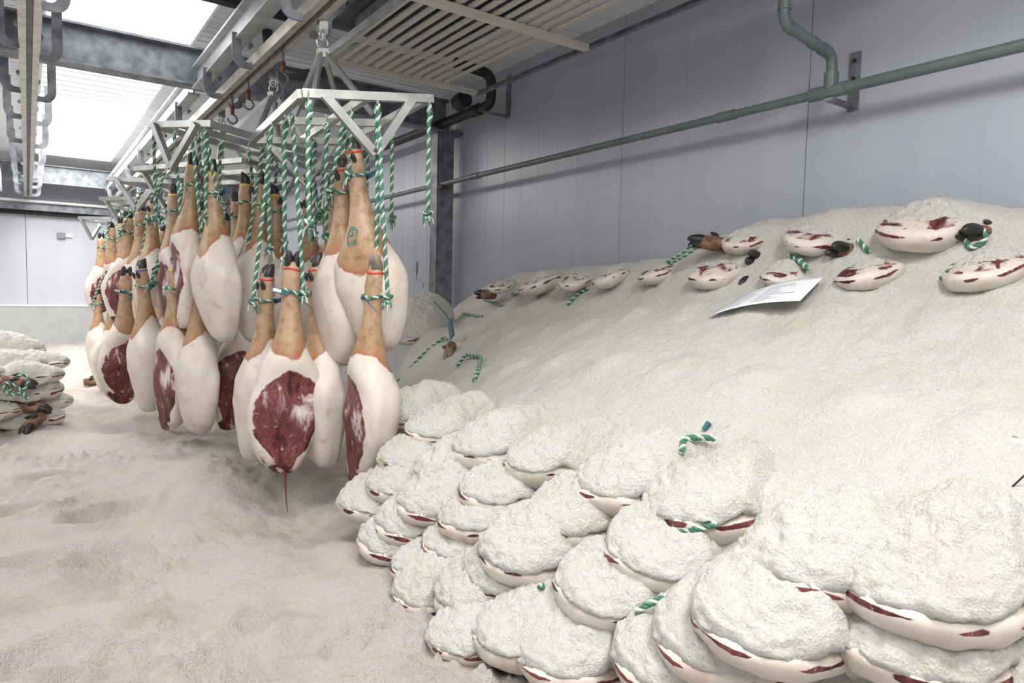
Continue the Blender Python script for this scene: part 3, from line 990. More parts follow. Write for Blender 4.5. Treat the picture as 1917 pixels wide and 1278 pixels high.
for fi, (T, r) in enumerate(FRAMES):
    mw = frame_matrix(T, r)
    o = empty('ham_rack', T); tag(o, FLAB[fi], 'rack', 'steel ham racks on the rail')
    o.matrix_world = mw
    segs = {'end_bar#0': ((-FB, -FA, 0), (FB + 0.02, -FA, 0)), 'end_bar#1': ((-FB, FA, 0), (FB, FA, 0)),
            'side_bar#0': ((-FB, -FA, 0), (-FB, FA, 0)), 'side_bar#1': ((FB, -FA, 0), (FB, FA, 0)),
            'cross_bar#0': ((-FB, 0, 0), (FB, 0, 0)), 'centre_bar#0': ((0, -FA, 0), (0, FA, 0))}
    for k, (a, b) in segs.items():
        put(k.split('#')[0], bar_mesh(k, a, b), o)
        BARS.append((fi, mw @ Vector(a), mw @ Vector(b)))
    for yy, nm in ((-FA, 0), (FA, 1)):
        sgn = -1 if nm == 0 else 1
        for sx in (-1, 1):
            put('strut', bar_mesh('strut#%d%d' % (nm, sx), (sx * FB * 0.70, yy + sgn * 0.022, -0.005), (0, yy + sgn * 0.022, -FV), 0.026, 0.030), o)
        BARS.append((fi, mw @ Vector((-0.02, yy, -FV)), mw @ Vector((0.02, yy, -FV))))
    for sx in (-1, 1):
        for sy in (-1, 1):
            put('hanger_leg', bar_mesh('hanger_leg#%d%d' % (sx, sy), (sx * 0.13, sy * 0.20, 0.0), (sx * 0.008, sy * 0.008, FH), 0.018, 0.022), o)
    if 'hub' not in FMESH:
        FMESH['hub'] = MB().box((-0.022, -0.022, -0.02), (0.022, 0.022, 0.016)).mesh('hub', 'stain')
        pts = [(0.026 * math.sin(a), 0, 0.026 + 0.0 + 0.026 - 0.026 * math.cos(a)) for a in [2 * math.pi * i / 16 for i in range(16)]]
        FMESH['ring'] = MB().tube([(p[0], 0, p[2] - 0.02) for p in pts], 0.0042, 8, 0, True).mesh('ring', 'chrome')
        FMESH['shackle'] = MB().box((-0.02, -0.012, 0.0), (0.02, 0.012, 0.052)).tube([(-0.013, 0, 0), (-0.013, 0, -0.022), (0, 0, -0.034), (0.013, 0, -0.022), (0.013, 0, 0)], 0.004, 6).mesh('shackle', 'chrome')
        FMESH['rod'] = MB().tube([(0, 0, 0), (0, 0, 0.16)], 0.009, 8).mesh('hanger_rod', 'galv')
    hb = put('hub', FMESH['hub'], o, (0, 0, FH))
    up = (mw.to_3x3().inverted() @ Vector((0, 0, 1))).to_track_quat('Z', 'X').to_matrix().to_4x4()
    base = Matrix.Translation((0, 0, FH + 0.01)) @ up
    for nm, me, dz in (('ring', FMESH['ring'], 0.0), ('ring', FMESH['ring'], 0.045), ('shackle', FMESH['shackle'], 0.115), ('hanger_rod', FMESH['rod'], 0.16)):
        if nm == 'hanger_rod' and False: continue
        x = put(nm, me, o)
        x.matrix_local = base @ Matrix.Translation((0, 0, dz * 0.62)) @ (Matrix.Rotation(1.2, 4, 'Z') if dz == 0.045 else Matrix())


def nearest_bar(p, reach=0.5):
    best = None
    for fi, a, b in BARS:
        d = b - a
        d2 = Vector((d.x, d.y))
        t = ((p[0] - a.x) * d.x + (p[1] - a.y) * d.y) / max(d2.length_squared, 1e-9)
        t = min(0.97, max(0.03, t))
        q_ = a + d * t
        dist = math.hypot(q_.x - p[0], q_.y - p[1])
        if q_.z < p[2] + 0.02 and p[2] > 1.6:
            dist += 0.05
        if q_.z < 1.8 and p[2] < 1.6:
            dist += 0.03
        if best is None or dist < best[0]:
            best = (dist, q_, fi)
    return best


# ================================================================== HANGING HAMS
BODY = [hanging_body(s_) for s_ in (0.4, 1.7, 2.9, 4.2)]
BODY_LONG = hanging_body(2.2, skin_to=0.53)
BODY_FAR = [hanging_body(s_, 26, 18) for s_ in (0.9, 3.3)]
# name, hoof tip, butt end, facing offset (deg; 0 = cut face to the viewer), tie, pale hoof, label
HAMS = [
    ('H1', (1.067, 2.378, 1.332), (0.994, 2.357, 0.476), -68, 'red', True, 'nearest low ham with a pale hoof and red meat cut showing at its edge'),
    ('H2', (0.841, 2.651, 1.342), (0.791, 2.613, 0.485), 6, 'red', False, 'big low ham turned with its red cut face toward us, dripping'),
    ('H3', (0.963, 2.749, 1.346), (0.974, 2.667, 0.487), 112, 'red', False, 'white fat ham between the dripping red ham and the nearest low ham'),
    ('H4', (0.822, 2.931, 1.300), (0.780, 2.891, 0.481), 125, 'red', False, 'white ham half hidden just behind the dripping red ham'),
    ('H4b', (0.947, 3.645, 1.335), (0.845, 3.645, 0.475), 12, 'red', False, 'dark red ham face low down behind the dripping ham'),
    ('H5', (0.678, 3.591, 1.335), (0.676, 3.520, 0.482), 112, 'yellow', False, 'low white ham with a yellow tie, in front on the second rack'),
    ('H6', (0.603, 3.707, 1.347), (0.558, 3.666, 0.494), -72, 'yellow', False, 'low narrow ham with red flesh at its tip and a yellow tie'),
    ('H8', (0.532, 4.436, 1.352), (0.583, 4.326, 0.489), 118, 'blue', False, 'low tall white ham with a dark hoof on the third rack'),
    ('H7', (0.652, 4.599, 1.385), (0.706, 4.487, 0.529), 100, 'blue', False, 'low reddish ham with a blue tie beside the tall white ham'),
    ('F2', (0.514, 4.938, 1.315), (0.473, 4.893, 0.449), 14, None, False, 'low ham with a red cut face behind the tall white ham'),
    ('F3', (0.555, 6.375, 1.194), (0.554, 6.303, 0.333), 25, None, False, 'far low ham with a narrow red face'),
    ('F1', (0.581, 8.078, 1.162), (0.580, 8.005, 0.298), 115, None, False, 'farthest pale ham at the edge of the hanging cluster'),
    ('U1', (1.046, 2.581, 1.801), (1.120, 2.455, 0.949), 142, 'red', False, 'high tan and white ham under the strut of the nearest rack, stamped green'),
    ('U1b', (1.053, 2.694, 1.747), (1.038, 2.632, 0.891), 118, 'red', False, 'high white ham beside the stamped one, directly above the dripping ham'),
    ('U3', (0.717, 3.504, 1.799), (0.756, 3.404, 0.943), 112, 'yellow', False, 'high bright white ham in front on the second rack'),
    ('U4', (0.683, 3.694, 1.853), (0.610, 3.673, 1.002), -78, 'yellow', False, 'high ham with a brown shank behind the bright white one'),
    ('U5', (0.989, 3.655, 1.788), (0.934, 3.620, 0.930), 106, 'yellow', False, 'high white ham with a pink shank in the middle of the second rack'),
    ('U5b', (0.957, 3.802, 1.804), (0.920, 3.755, 0.943), 255, 'yellow', False, 'high ham with a reddish shank behind the pink one'),
    ('U6', (1.244, 3.653, 1.742), (1.242, 3.582, 0.891), 110, 'red', False, 'high pale shank and ham glimpsed past the ropes of the near rack'),
    ('U6b', (1.281, 3.443, 1.755), (1.273, 3.376, 0.906), 240, 'red', False, 'high ham tucked behind the pair under the nearest strut'),
    ('U7', (1.093, 3.762, 1.758), (1.095, 3.688, 0.901), 250, 'yellow', False, 'high grey-tan ham in shadow between the first two racks'),
    ('U8', (0.708, 4.409, 1.791), (0.681, 4.356, 0.940), -75, 'yellow', False, 'high ham with a red shank at the start of the third rack'),
    ('U9', (0.644, 5.992, 1.767), (0.602, 5.949, 0.911), -20, None, False, 'high tan ham on the fourth rack at the edge of the cluster'),
    ('U10', (0.659, 4.874, 1.773), (0.640, 4.814, 0.915), 112, None, False, 'high white ham on the third rack behind the red shanked one'),
]
ORD = ['first', 'second', 'third', 'fourth', 'fifth', 'sixth', 'seventh', 'eighth', 'ninth', 'tenth', 'eleventh', 'twelfth', 'thirteenth', 'fourteenth']
rnd = random.Random(5)
FAR = []
for fi in (2, 3, 4, 5, 6):
    cx, cy = FRAMES[fi][0][0], FRAMES[fi][0][1]
    for k, (dx, dy) in enumerate(((-0.34, -0.28), (-0.30, 0.30), (0.02, -0.34), (0.30, -0.1), (-0.05, 0.25))):
        if fi == 2 and k < 2:
            continue
        for lvl, z in ((0, 1.78), (1, 1.31 - 0.03 * fi)):
            x = cx + dx + rnd.uniform(-.05, .05) + (0.1 if lvl else 0); y = cy + dy + rnd.uniform(-.06, .06) + (0.12 if lvl else 0)
            FAR.append((fi, lvl, k, (x, y, z + rnd.uniform(-.03, .03))))
FW = ['', '', 'third', 'fourth', 'fifth', 'sixth', 'farthest']
SPOT = ['at its outer near corner', 'at its outer far corner', 'in the middle of its near end', 'on its wall side', 'deep inside its far half']


def hang_ham(hoof, butt, off, tie, pale, label, body, detail=True, group='hams hanging from the racks'):
    p, b = Vector(hoof), Vector(butt)
    o = empty('hanging_ham', p); tag(o, label, 'ham', group)
    ax = (p - b)
    s_ = ax.length / HL
    zc = ax.normalized()
    th = -math.atan2(p.x, p.y) + math.radians(off)
    back = Vector((-math.sin(th), math.cos(th), 0))
    yc = (back - zc * back.dot(zc)).normalized()
    xc = yc.cross(zc)
    R_ = Matrix((xc, yc, zc)).transposed().to_4x4() @ Matrix.Scale(s_, 4)
    bo = put('ham_body', body, o); bo.matrix_local = R_
    add_trotter(o, R_, pale, tie if detail else None, detail, detail)
    # rope: from the bar, down to a loop round the pastern
    _, q_, fi = nearest_bar(p)
    loop_z = -0.155
    cen = R_ @ Vector((0, 0, loop_z))
    top = q_ - p
    topz = top.z - 0.03
    if topz < cen.z + 0.10:
        topz = cen.z + 0.12
    mb = MB()
    rr = 0.036
    lp = [R_ @ Vector((rr * 1.12 * math.cos(a), rr * math.sin(a), loop_z + 0.008 * math.sin(a * 2))) for a in [2 * math.pi * i / 14 for i in range(15)]]
    sd = R_.to_3x3() @ Vector((0, -rr * 1.05, 0))
    vw = (-Vector((p.x, p.y, 0))).normalized()
    tocam = vw * 0.030 + Vector((-vw.y, vw.x, 0)) * rnd.choice((-0.038, 0.038))
    a0 = cen + tocam + Vector((rnd.uniform(-.02, .02), 0, 0.0))
    t0 = Vector((top.x, top.y, topz)) + tocam * 0.3
    pts = [t0, t0.lerp(a0, 0.5) + Vector((rnd.uniform(-.006, .006), 0, 0)), a0]
    if detail:
        strand(mb, lp, 0.0065, 0.036, 6, 5)
        strand(mb, pts)
        frayed_knot(mb, a0, rnd)
    else:
        strand(mb, lp, 0.008, 0.05, 4, 3)
        strand(mb, pts, 0.008, 0.05, 4, 3)
    mb.build('rope', ROPE_MATS, o)
    if detail:
        hk = put('rope_hook', HOOKM, o, t0 + Vector((0, 0, -0.006)), (0, 0, rnd.uniform(0, 3)))
    return o, R_


for i, (nm, hf, bt, off, tie, pale, lb) in enumerate(HAMS):
    far = nm[0] == 'F' or nm in ('U9',)
    bm_ = BODY_LONG if nm == 'U1' else BODY[i % 4]
    o, legm = hang_ham(hf, bt, off, tie, pale, lb, bm_, True)
    if nm in ('U1', 'U5'):
        me = bm_
        bvh = BVHTree.FromPolygons([v.co.copy() for v in me.vertices], [tuple(pl.vertices) for pl in me.polygons])
        vs_, fs_ = [], []
        NX, NZ = 30, 44
        for a in range(NX):
            for b in range(NZ):
                u_, v_ = (a + 0.5) / NX * 2 - 1, (b + 0.5) / NZ * 2 - 1
                r_ = math.hypot(u_, v_)
                on = (abs(r_ - 0.72) < 0.17 or (abs(u_ + 0.15) < 0.12 and abs(v_) < 0.4) or (abs(v_ - 0.1) < 0.09 and 0 < u_ < 0.5))
                if not on or pn(u_ * 3.3, v_ * 3.3, 3.0 + i) < -0.12:
                    continue
                quad = []
                for du, dv in ((0, 0), (1, 0), (1, 1), (0, 1)):
                    x_ = 0.005 + ((a + du) / NX * 2 - 1) * 0.032; z_ = -0.40 + ((b + dv) / NZ * 2 - 1) * 0.045
                    h_ = bvh.ray_cast(Vector((x_, 0.5, z_)), Vector((0, -1, 0)))
                    if h_[0] is None: break
                    quad.append(h_[0] + h_[1] * 0.0008 if h_[1].y > 0 else h_[0] - h_[1] * 0.0008)
                if len(quad) == 4:
                    b_ = len(vs_); vs_ += quad; fs_.append((b_, b_ + 3, b_ + 2, b_ + 1))
        if fs_:
            st = MB(); st.add(vs_, fs_, 0, True)
            so = st.build('ink_stamp', 'stamp', o)
            so.matrix_local = legm
for fi, lvl, k, p in FAR:
    b = (p[0] + rnd.uniform(-.04, .04), p[1] + rnd.uniform(-.04, .04), p[2] - 0.86)
    lb = '%s ham on the %s rack, hanging %s' % ('upper' if lvl == 0 else 'lower', FW[fi], SPOT[k])
    hang_ham(p, b, rnd.choice((15, 110, 120, -60, 250, 75)), None, False, lb, BODY_FAR[rnd.randrange(2)], False)

# drip below the cut ham
d0 = Vector((0.791, 2.600, 0.50))
dr = MB().tube([d0, d0 + Vector((0.004, 0.0, -0.05)), d0 + Vector((0.006, 0, -0.10)), d0 + Vector((0.012, 0.0, -0.165))], [0.008, 0.005, 0.0025, 0.0015], 7).build('meat_shred', 'ham')
for k_, v_ in (('skin', 0.0), ('meat', 0.9)):
    attr(dr.data, k_, [v_] * len(dr.data.vertices))
attr(dr.data, 'red', [0.3] * len(dr.data.vertices))
tag(dr, 'thin shred of flesh dripping from the red ham', 'drip')

# ------------------------------------------------------------------ empty ropes on the near rack
m0 = frame_matrix(*FRAMES[0])
m1 = frame_matrix(*FRAMES[1])
EMPTY = [(m0, (-0.225, -FA - 0.02, -0.03), 0.42, 'loose rope at the near corner of the front rack'), (m0, (0.235, -FA - 0.02, -0.03), 0.41, 'empty rope at the near corner of the front rack nearest the column'),
         (m0, (FB, -0.12, -0.03), 0.40, 'empty rope on the wall side of the front rack'), (m0, (0.03, -FA - 0.01, -0.03), 0.60, 'long rope at the middle of the front rack end'),
         (m0, (FB, 0.22, -0.03), 0.52, 'dark rope at the far wall side of the front rack'), (m0, (-FB, -0.22, -0.03), 0.55, 'long rope on the aisle side of the front rack'),
         (m0, (-FB, 0.12, -0.03), 0.50, 'rope on the aisle side of the front rack, behind the long one'), (m0, (0.0, 0.30, -0.03), 0.44, 'rope under the centre bar of the front rack'),
         (m0, (-0.05, -0.12, -0.03), 0.46, 'rope under the centre of the front rack near its middle'),
         (m1, (-0.20, -FA, -0.03), 0.42, 'rope at the outer corner of the second rack'), (m1, (0.20, -FA, -0.03), 0.40, 'rope at the inner corner of the second rack'),
         (m1, (0.0, -0.30, -0.03), 0.38, 'rope under the centre bar of the second rack'), (m1, (FB, -0.1, -0.03), 0.46, 'rope on the near side bar of the second rack'),
         (m1, (-FB, -0.2, -0.03), 0.40, 'rope on the far side bar of the second rack')]
for i, (mw, lp, ln, lb) in enumerate(EMPTY):
    p = mw @ Vector(lp)
    o = empty('rope', p); tag(o, 'green and white ' + lb, 'rope', 'ropes without a ham')
    mb = MB()
    strand(mb, [(0, 0, 0), (rnd.uniform(-.004, .004), 0, -ln * 0.5), (0.002, 0, -ln)])
    strand(mb, [(0.004, 0.004, 0.004), (0.012, 0.006, -0.03), (0.004, 0, -0.06)], 0.008)
    frayed_knot(mb, (0.002, 0, -ln), rnd)
    mb.build('cord', ROPE_MATS, o)
    put('rope_hook', HOOKM, o, (0, 0, 0.004), (0, 0, rnd.uniform(0, 3)))


# ------------------------------------------------------------------ trolley hooks and a chain under the rail
def trolley(y, drop, label, chain=0):
    o = empty('trolley_hook', (1.035, y, 2.35)); tag(o, label, 'hook', 'trolley hooks on the rail')
    MB().tube([(0, 0, 0.03), (0, 0, -drop)], 0.007, 8).build('shank', 'galv_dark', o)
    MB().tube([(0, 0, -drop + 0.01), (0, 0, -drop - 0.045)], [0.013, 0.011], 8).build('collar', 'rust', o)
    pts = [(0.027 * math.sin(a), 0, -drop - 0.072 + 0.027 * math.cos(a)) for a in [i * 1.5 * math.pi / 12 for i in range(13)]]
    MB().tube(pts, 0.006, 8).build('hook', 'galv_dark', o)
    if chain:
        lk = MB().tube([(0.008 * math.cos(a), 0, 0.013 * math.sin(a)) for a in [2 * math.pi * i / 10 for i in range(10)]], 0.0024, 5, 0, True).mesh('chain_link', 'galv')
        for i in range(chain):
            put('chain_link', lk, o, (0, 0, -drop - 0.105 - i * 0.021), (0, 0, (i % 2) * math.pi / 2))


trolley(3.42, 0.06, 'rusty rail hook carrying a hanging chain', 15)
trolley(4.05, 0.05, 'rusty rail hook over the second rack')
trolley(4.42, 0.06, 'rusty rail hook just before the cross beam')


# ================================================================== HAMS IN THE SALT STACK
def pile_body(seed):
    seg, lat = 40, 22
    A_, B_, CT, CB = 0.178, 0.140, 0.038, 0.068
    th = np.linspace(-math.pi / 2 + 0.02, math.pi / 2 - 0.02, lat)
    ph = np.linspace(0, 2 * math.pi, seg, endpoint=False)
    T, P = np.meshgrid(th, ph, indexing='ij')
    ct = np.sign(np.cos(T)) * np.abs(np.cos(T)) ** 0.75
    x = A_ * ct * np.cos(P); y = B_ * ct * np.sign(np.sin(P)) * np.abs(np.sin(P)) ** 0.9
    z = np.where(T > 0, CT, CB) * np.sin(T)
    n = fbm(x * 10 + seed * 5, y * 10, z * 10 + seed, 3)
    n9 = fbm(x * 30 + seed, y * 30, z * 30, 2)
    x = x * (1 + 0.08 * n + 0.025 * n9); y = y * (1 + 0.08 * n + 0.025 * n9); z = z * (1 + 0.25 * n) + 0.010 * pn(x * 8, y * 8, seed)
    x = x + A_
    co = np.stack([x, y, z], -1).reshape(-1, 3)
    f = []
    for i in range(lat - 1):
        for j in range(seg):
            j2 = (j + 1) % seg
            f.append((i * seg + j, i * seg + j2, (i + 1) * seg + j2, (i + 1) * seg + j))
    f.append(tuple(reversed(range(seg)))); f.append(tuple(range((lat - 1) * seg, lat * seg)))
    me = bpy.data.meshes.new('ham_body')
    me.from_pydata(co.tolist(), [], f)
    me.polygons.foreach_set('use_smooth', [True] * len(f))
    wob = pn(np.cos(P) * 1.8 + seed * 4, np.sin(P) * 1.8, seed)
    rim = np.clip(1.5 - np.abs(T - 0.02 + wob * 0.34) / 0.13, 0, 1)
    streak = np.clip(0.84 + 2.0 * pn(np.cos(P) * 2.6 + seed * 2, np.sin(P) * 2.6, T * 0.8 + seed), 0, 1)
    top = np.clip((T - 0.1) * 2, 0, 1) * 0.7
    attr(me, 'skin', np.zeros(co.shape[0])); attr(me, 'meat', (np.maximum(rim * streak * 1.2, top) * 0.62).ravel()); attr(me, 'red', np.full(co.shape[0], 0.30))
    me.materials.append(M['ham'])
    return me


def pile_crust(seed):
    """lumpy blanket of salt over one ham, merging backward into the heap"""
    seg, rad = 104, 44
    ph = np.linspace(0, 2 * math.pi, seg, endpoint=False)
    rr = np.concatenate([np.linspace(0.0, 0.90, rad - 10), np.linspace(0.91, 1.0, 10)])
    Rr, P = np.meshgrid(rr, ph, indexing='ij')
    cb = np.cos(P)
    back = np.clip(cb, 0, 1)
    a = 0.172 * (1 + 0.75 * back)
    bx = a * Rr * cb; by = 0.143 * Rr * np.sign(np.sin(P)) * np.abs(np.sin(P)) ** 0.85 * (1 + 0.12 * back)
    edge = 1 + 0.06 * fbm(np.cos(P) * 2.2 + seed * 3, np.sin(P) * 2.2, seed, 2)
    bx = bx * edge + 0.176; by = by * edge
    dome = np.sqrt(np.clip(1 - Rr ** 2.4, 0, 1))
    front = np.clip(-cb, 0, 1)
    z = (0.085 + 0.02 * math.sin(seed * 3)) * dome + 0.34 * np.clip(bx - 0.06, 0, 1)
    z = z - 0.16 * sstep(-0.35, 0.6, cb) * Rr ** 3            # flanks and back run down into the heap
    n = fbm(bx * 9 + seed * 3, by * 9, seed, 3)
    n2 = fbm(bx * 38 + seed, by * 38, z * 38, 3)
    n5 = fbm(bx * 95 + seed, by * 95, z * 95, 2)
    z = z + 0.024 * n * (0.25 + dome) + 0.013 * n2 + 0.006 * n5 + 0.010
    bx = bx - 0.008 * n2 * (0.4 + front); by = by + 0.006 * fbm(bx * 40, by * 40, seed + 3.0, 2)
    co = np.stack([bx, by, z], -1).reshape(-1, 3)
    f = []
    for i in range(len(rr) - 1):
        for j in range(seg):
            j2 = (j + 1) % seg
            f.append((i * seg + j, (i + 1) * seg + j, (i + 1) * seg + j2, i * seg + j2))
    k = len(co)
    last = co[(len(rr) - 1) * seg:].copy()
    last[:, 0] = 0.176 + (last[:, 0] - 0.176) * 0.86; last[:, 1] *= 0.86; last[:, 2] -= 0.012
    co = np.concatenate([co, last])
    b0 = (len(rr) - 1) * seg
    for j in range(seg):
        j2 = (j + 1) % seg
        f.append((b0 + j, k + j, k + j2, b0 + j2))
    me = bpy.data.meshes.new('salt_crust')
    me.from_pydata(co.tolist(), [], f)
    me.polygons.foreach_set('use_smooth', [True] * len(f))
    me.materials.append(M['salt'])
    return me


PBODY = [pile_body(s_) for s_ in (0.3, 1.1, 2.6, 3.9, 5.2, 6.6)]
PCRUST = [pile_crust(s_) for s_ in (0.2, 1.5, 2.2, 3.7, 4.4, 5.9)]
ROWS = {
    'top': [(1.15, 0.50, .665, 1.08), (1.110, 0.711, .66, 1.0), (1.19, 1.013, .66, 1.0), (1.172, 1.26, .66, .95), (1.159, 1.564, .66, .92), (1.11, 1.786, .66, .92), (1.12, 2.098, .66, .92), (1.135, 2.375, .66, .9)],
    'second': [(1.135, 0.495, .575, 1.05), (0.989, 0.692, .575, 1.0), (1.078, 1.01, .575, .95), (1.062, 1.31, .575, .95), (1.048, 1.607, .575, .9), (1.027, 1.855, .575, .92), (1.015, 2.091, .575, .95)],
    'third': [(0.992, 0.812, .50, 1.0), (0.983, 1.101, .50, .95), (0.943, 1.336, .50, .95), (0.986, 1.619, .50, .95), (0.953, 1.827, .50, .92), (0.954, 2.059, .50, .92)],
    'fourth': [(0.97, 0.902, .43, 1.0), (0.977, 1.15, .43, 1.0), (0.931, 1.395, .43, .95), (0.949, 1.652, .43, .95), (0.908, 1.88, .43, .9), (0.888, 2.134, .43, 1.0)],
    'fifth': [(0.887, 1.076, .37, .95), (0.855, 1.24, .37, .95), (0.878, 1.476, .37, .95), (0.874, 1.70, .37, .9), (0.87, 1.917, .37, .95)],
    'lowest': [(0.802, 1.355, .33, .8), (0.835, 1.603, .33, .85)],
}
n_ = 0
for row, lst in ROWS.items():
    for k, (x, y, z, s_) in enumerate(lst):
        o = empty('salted_ham', (x - 0.055, y, z + 0.045))
        tag(o, 'salt-crusted ham end, %s exposed row of the stack, %s from the near end' % (row, ORD[k]), 'ham', 'hams stacked in the salt')
        o.rotation_euler = (rnd.uniform(-.10, .10) + 0.03, rnd.uniform(-.04, .10), rnd.uniform(-.20, .20) - 0.05)
        o.scale = (s_, s_, s_ * rnd.uniform(.92, 1.05))
        put('ham_body', PBODY[n_ % 6], o)
        put('salt_crust', PCRUST[(n_ * 5 + 1) % 6], o)
        n_ += 1

# upper bank: hams showing through the salt
BANK = [(2.42, 1.791, 1.415, .62, 'half buried ham beside the topmost outstretched trotter'), (2.42, 1.465, 1.405, .85, 'half buried ham with a black trotter at its end, high on the heap'),
        (2.42, 1.108, 1.415, 1.02, 'largest pale ham near the crest of the heap'), (2.30, 1.845, 1.272, .78, 'pale ham in the bank directly below the outstretched trotter'),
        (2.30, 1.513, 1.270, .60, 'small ham in the bank with a green rope loop on it, above the paper'), (2.30, 1.23, 1.266, .72, 'ham in the bank just past the paper sheet'),
        (2.30, 0.878, 1.266, .78, 'pink ham in the bank below the trotter with the rope'), (2.42, 3.585, 1.225, .55, 'red ham end at the far end of the bank by the column'),
        (2.42, 3.225, 1.228, .82, 'split ham with dark meat in the far bank, second from the column'), (2.42, 2.894, 1.252, .60, 'pale ham in the far bank, third from the column'),
        (2.42, 2.60, 1.268, .64, 'ham with bright red top in the far bank, fourth from the column'), (2.42, 2.293, 1.285, .66, 'dull salt-dusted ham in the bank, fifth from the column')]
for k, (x, y, z, s_, lb) in enumerate(BANK):
    zz = float(pile_h(np.array([x - 0.03]), np.array([y]))[0])
    o = empty('buried_ham', (x - 0.075 * s_, y, z - 0.002)); tag(o, lb, 'ham', 'hams half buried in the bank')
    o.rotation_euler = (rnd.uniform(-.25, .25), -0.30, rnd.uniform(-.3, .2))
    o.scale = (s_ * .95, s_, s_ * 1.15)
    put('ham_body', PBODY[(k * 5 + 2) % 6], o)
    c_ = put('salt_crust', PCRUST[(k * 3 + 2) % 6], o, (0.06, 0, 0.006), (0, 0.25, 0.1), (0.95, 0.9, 0.7))

MID = [(1.62, 0.98, 1.0, .55, 'dark edge of ham poking from the slope nearest the viewer'), (1.47, 0.83, .9, .50, 'pink tip of ham showing in the middle of the near slope'),
       (1.55, 1.05, .9, .45, 'small grey ham tip in the slope'), (1.55, 1.68, .9, .55, 'thin brown ham rim showing above the top row')]


def rope_on(name_label, pts, r=0.0085):
    """rope lying on the heap: pts (x, y, lift)"""
    P_ = []
    for x, y, l in pts:
        z = float(pile_h(np.array([x]), np.array([y]))[0])
        P_.append(Vector((x, y, z + l)))
    o = empty('rope', P_[0]); tag(o, name_label, 'rope', 'ropes lying in the salt')
    mb = MB(); strand(mb, [p - P_[0] for p in bend(P_, 0.04, 4)], r, 0.04, 7, 5)
    mb.build('cord', ROPE_MATS, o)
    return o

#@@PART3@@
ROPES = [
    ('green rope loop trailing from the trotter below the crest', [(2.485, .919, .02), (2.464, .893, .02), (2.438, .935, .012), (2.47, .96, .02)]),
    ('short green rope end beside the pink buried ham', [(2.333, .967, .01), (2.392, .955, .014)]),
    ('short rope beside the black trotter of the half buried ham', [(2.454, 1.301, .02), (2.431, 1.248, .012)]),
    ('green rope loop lying over the small buried ham', [(2.414, 1.546, .02), (2.366, 1.46, .045), (2.338, 1.417, .03), (2.391, 1.477, .035), (2.408, 1.529, .02)]),
    ('long green rope running down the far end of the heap', [(1.964, 4.035, .01), (2.097, 3.949, .014), (2.237, 3.917, .02), (2.12, 3.66, .05)]),
    ('curled green rope on the salt beside the lone grey trotter', [(1.84, 3.076, .012), (1.92, 3.128, .03), (1.895, 2.93, .02), (1.713, 2.669, .012), (1.657, 2.618, .008)]),
    ('green rope end stuck out of the salt below the far bank', [(2.403, 2.857, .01), (2.489, 2.878, .015), (2.499, 2.802, .012)]),
    ('yellowed rope end below the farthest buried ham', [(2.652, 4.079, .02), (2.514, 3.656, .014)]),
    ('thin rope end lying by the column foot', [(2.62, 4.3, .012), (2.451, 3.792, .012)]),
    ('green rope snippet curling on the near slope above the top row', [(1.342, 1.13, .065), (1.384, 1.165, .065), (1.42, 1.15, .055), (1.47, 1.13, .025)]),
    ('bent green rope at the far end of the top row', [(1.325, 2.765, .02), (1.375, 2.708, .05), (1.365, 2.6, .04), (1.355, 2.498, .01)]),
]
for lb, pts in ROPES:
    rope_on(lb, pts)


def rope_free(label, pts, r=0.007):
    P_ = [Vector(p) for p in pts]
    o = empty('rope', P_[0]); tag(o, label, 'rope', 'ropes lying in the salt')
    mb = MB(); strand(mb, [p - P_[0] for p in bend(P_, 0.03, 4)], r, 0.034, 7, 5)
    mb.build('cord', ROPE_MATS, o)


rope_free('rope lying along the rim of a top row ham', [(1.150, 1.06, .695), (1.145, 1.00, .690), (1.158, .94, .700), (1.19, .90, .72)])
rope_free('closed rope loop hanging between the two nearest top row hams', [(1.20, .635, .66), (1.14, .655, .63), (1.09, .665, .595), (1.10, .635, .59), (1.14, .615, .62), (1.20, .615, .66)])
rope_free('rope end dangling under a third row ham', [(.95, 1.19, .535), (.955, 1.23, .50), (.94, 1.26, .47), (.935, 1.24, .465)])
rope_free('green rope curl between second and third row hams', [(1.06, .885, .60), (1.02, .92, .585), (1.00, .945, .555)])


# ------------------------------------------------------------------ trotters sticking out of the salt
def trotter(tip, base, label, pale=False, tie=None, with_tag=False, spin=0.0):
    p, b = Vector(tip), Vector(base)
    o = empty('trotter', p); tag(o, label, 'trotter', 'trotters sticking out of the salt')
    zc = (p - b).normalized()
    ref = Vector((0, 0, 1)) if abs(zc.z) < 0.9 else Vector((1, 0, 0))
    xc = ref.cross(zc).normalized()
    yc = zc.cross(xc)
    R_ = Matrix((xc, yc, zc)).transposed().to_4x4() @ Matrix.Rotation(spin, 4, 'Z') @ Matrix.Scale(1.05, 4)
    s_ = put('shank', STUB, o); s_.matrix_local = R_
    add_trotter(o, R_, pale, tie, with_tag, True)
    return o


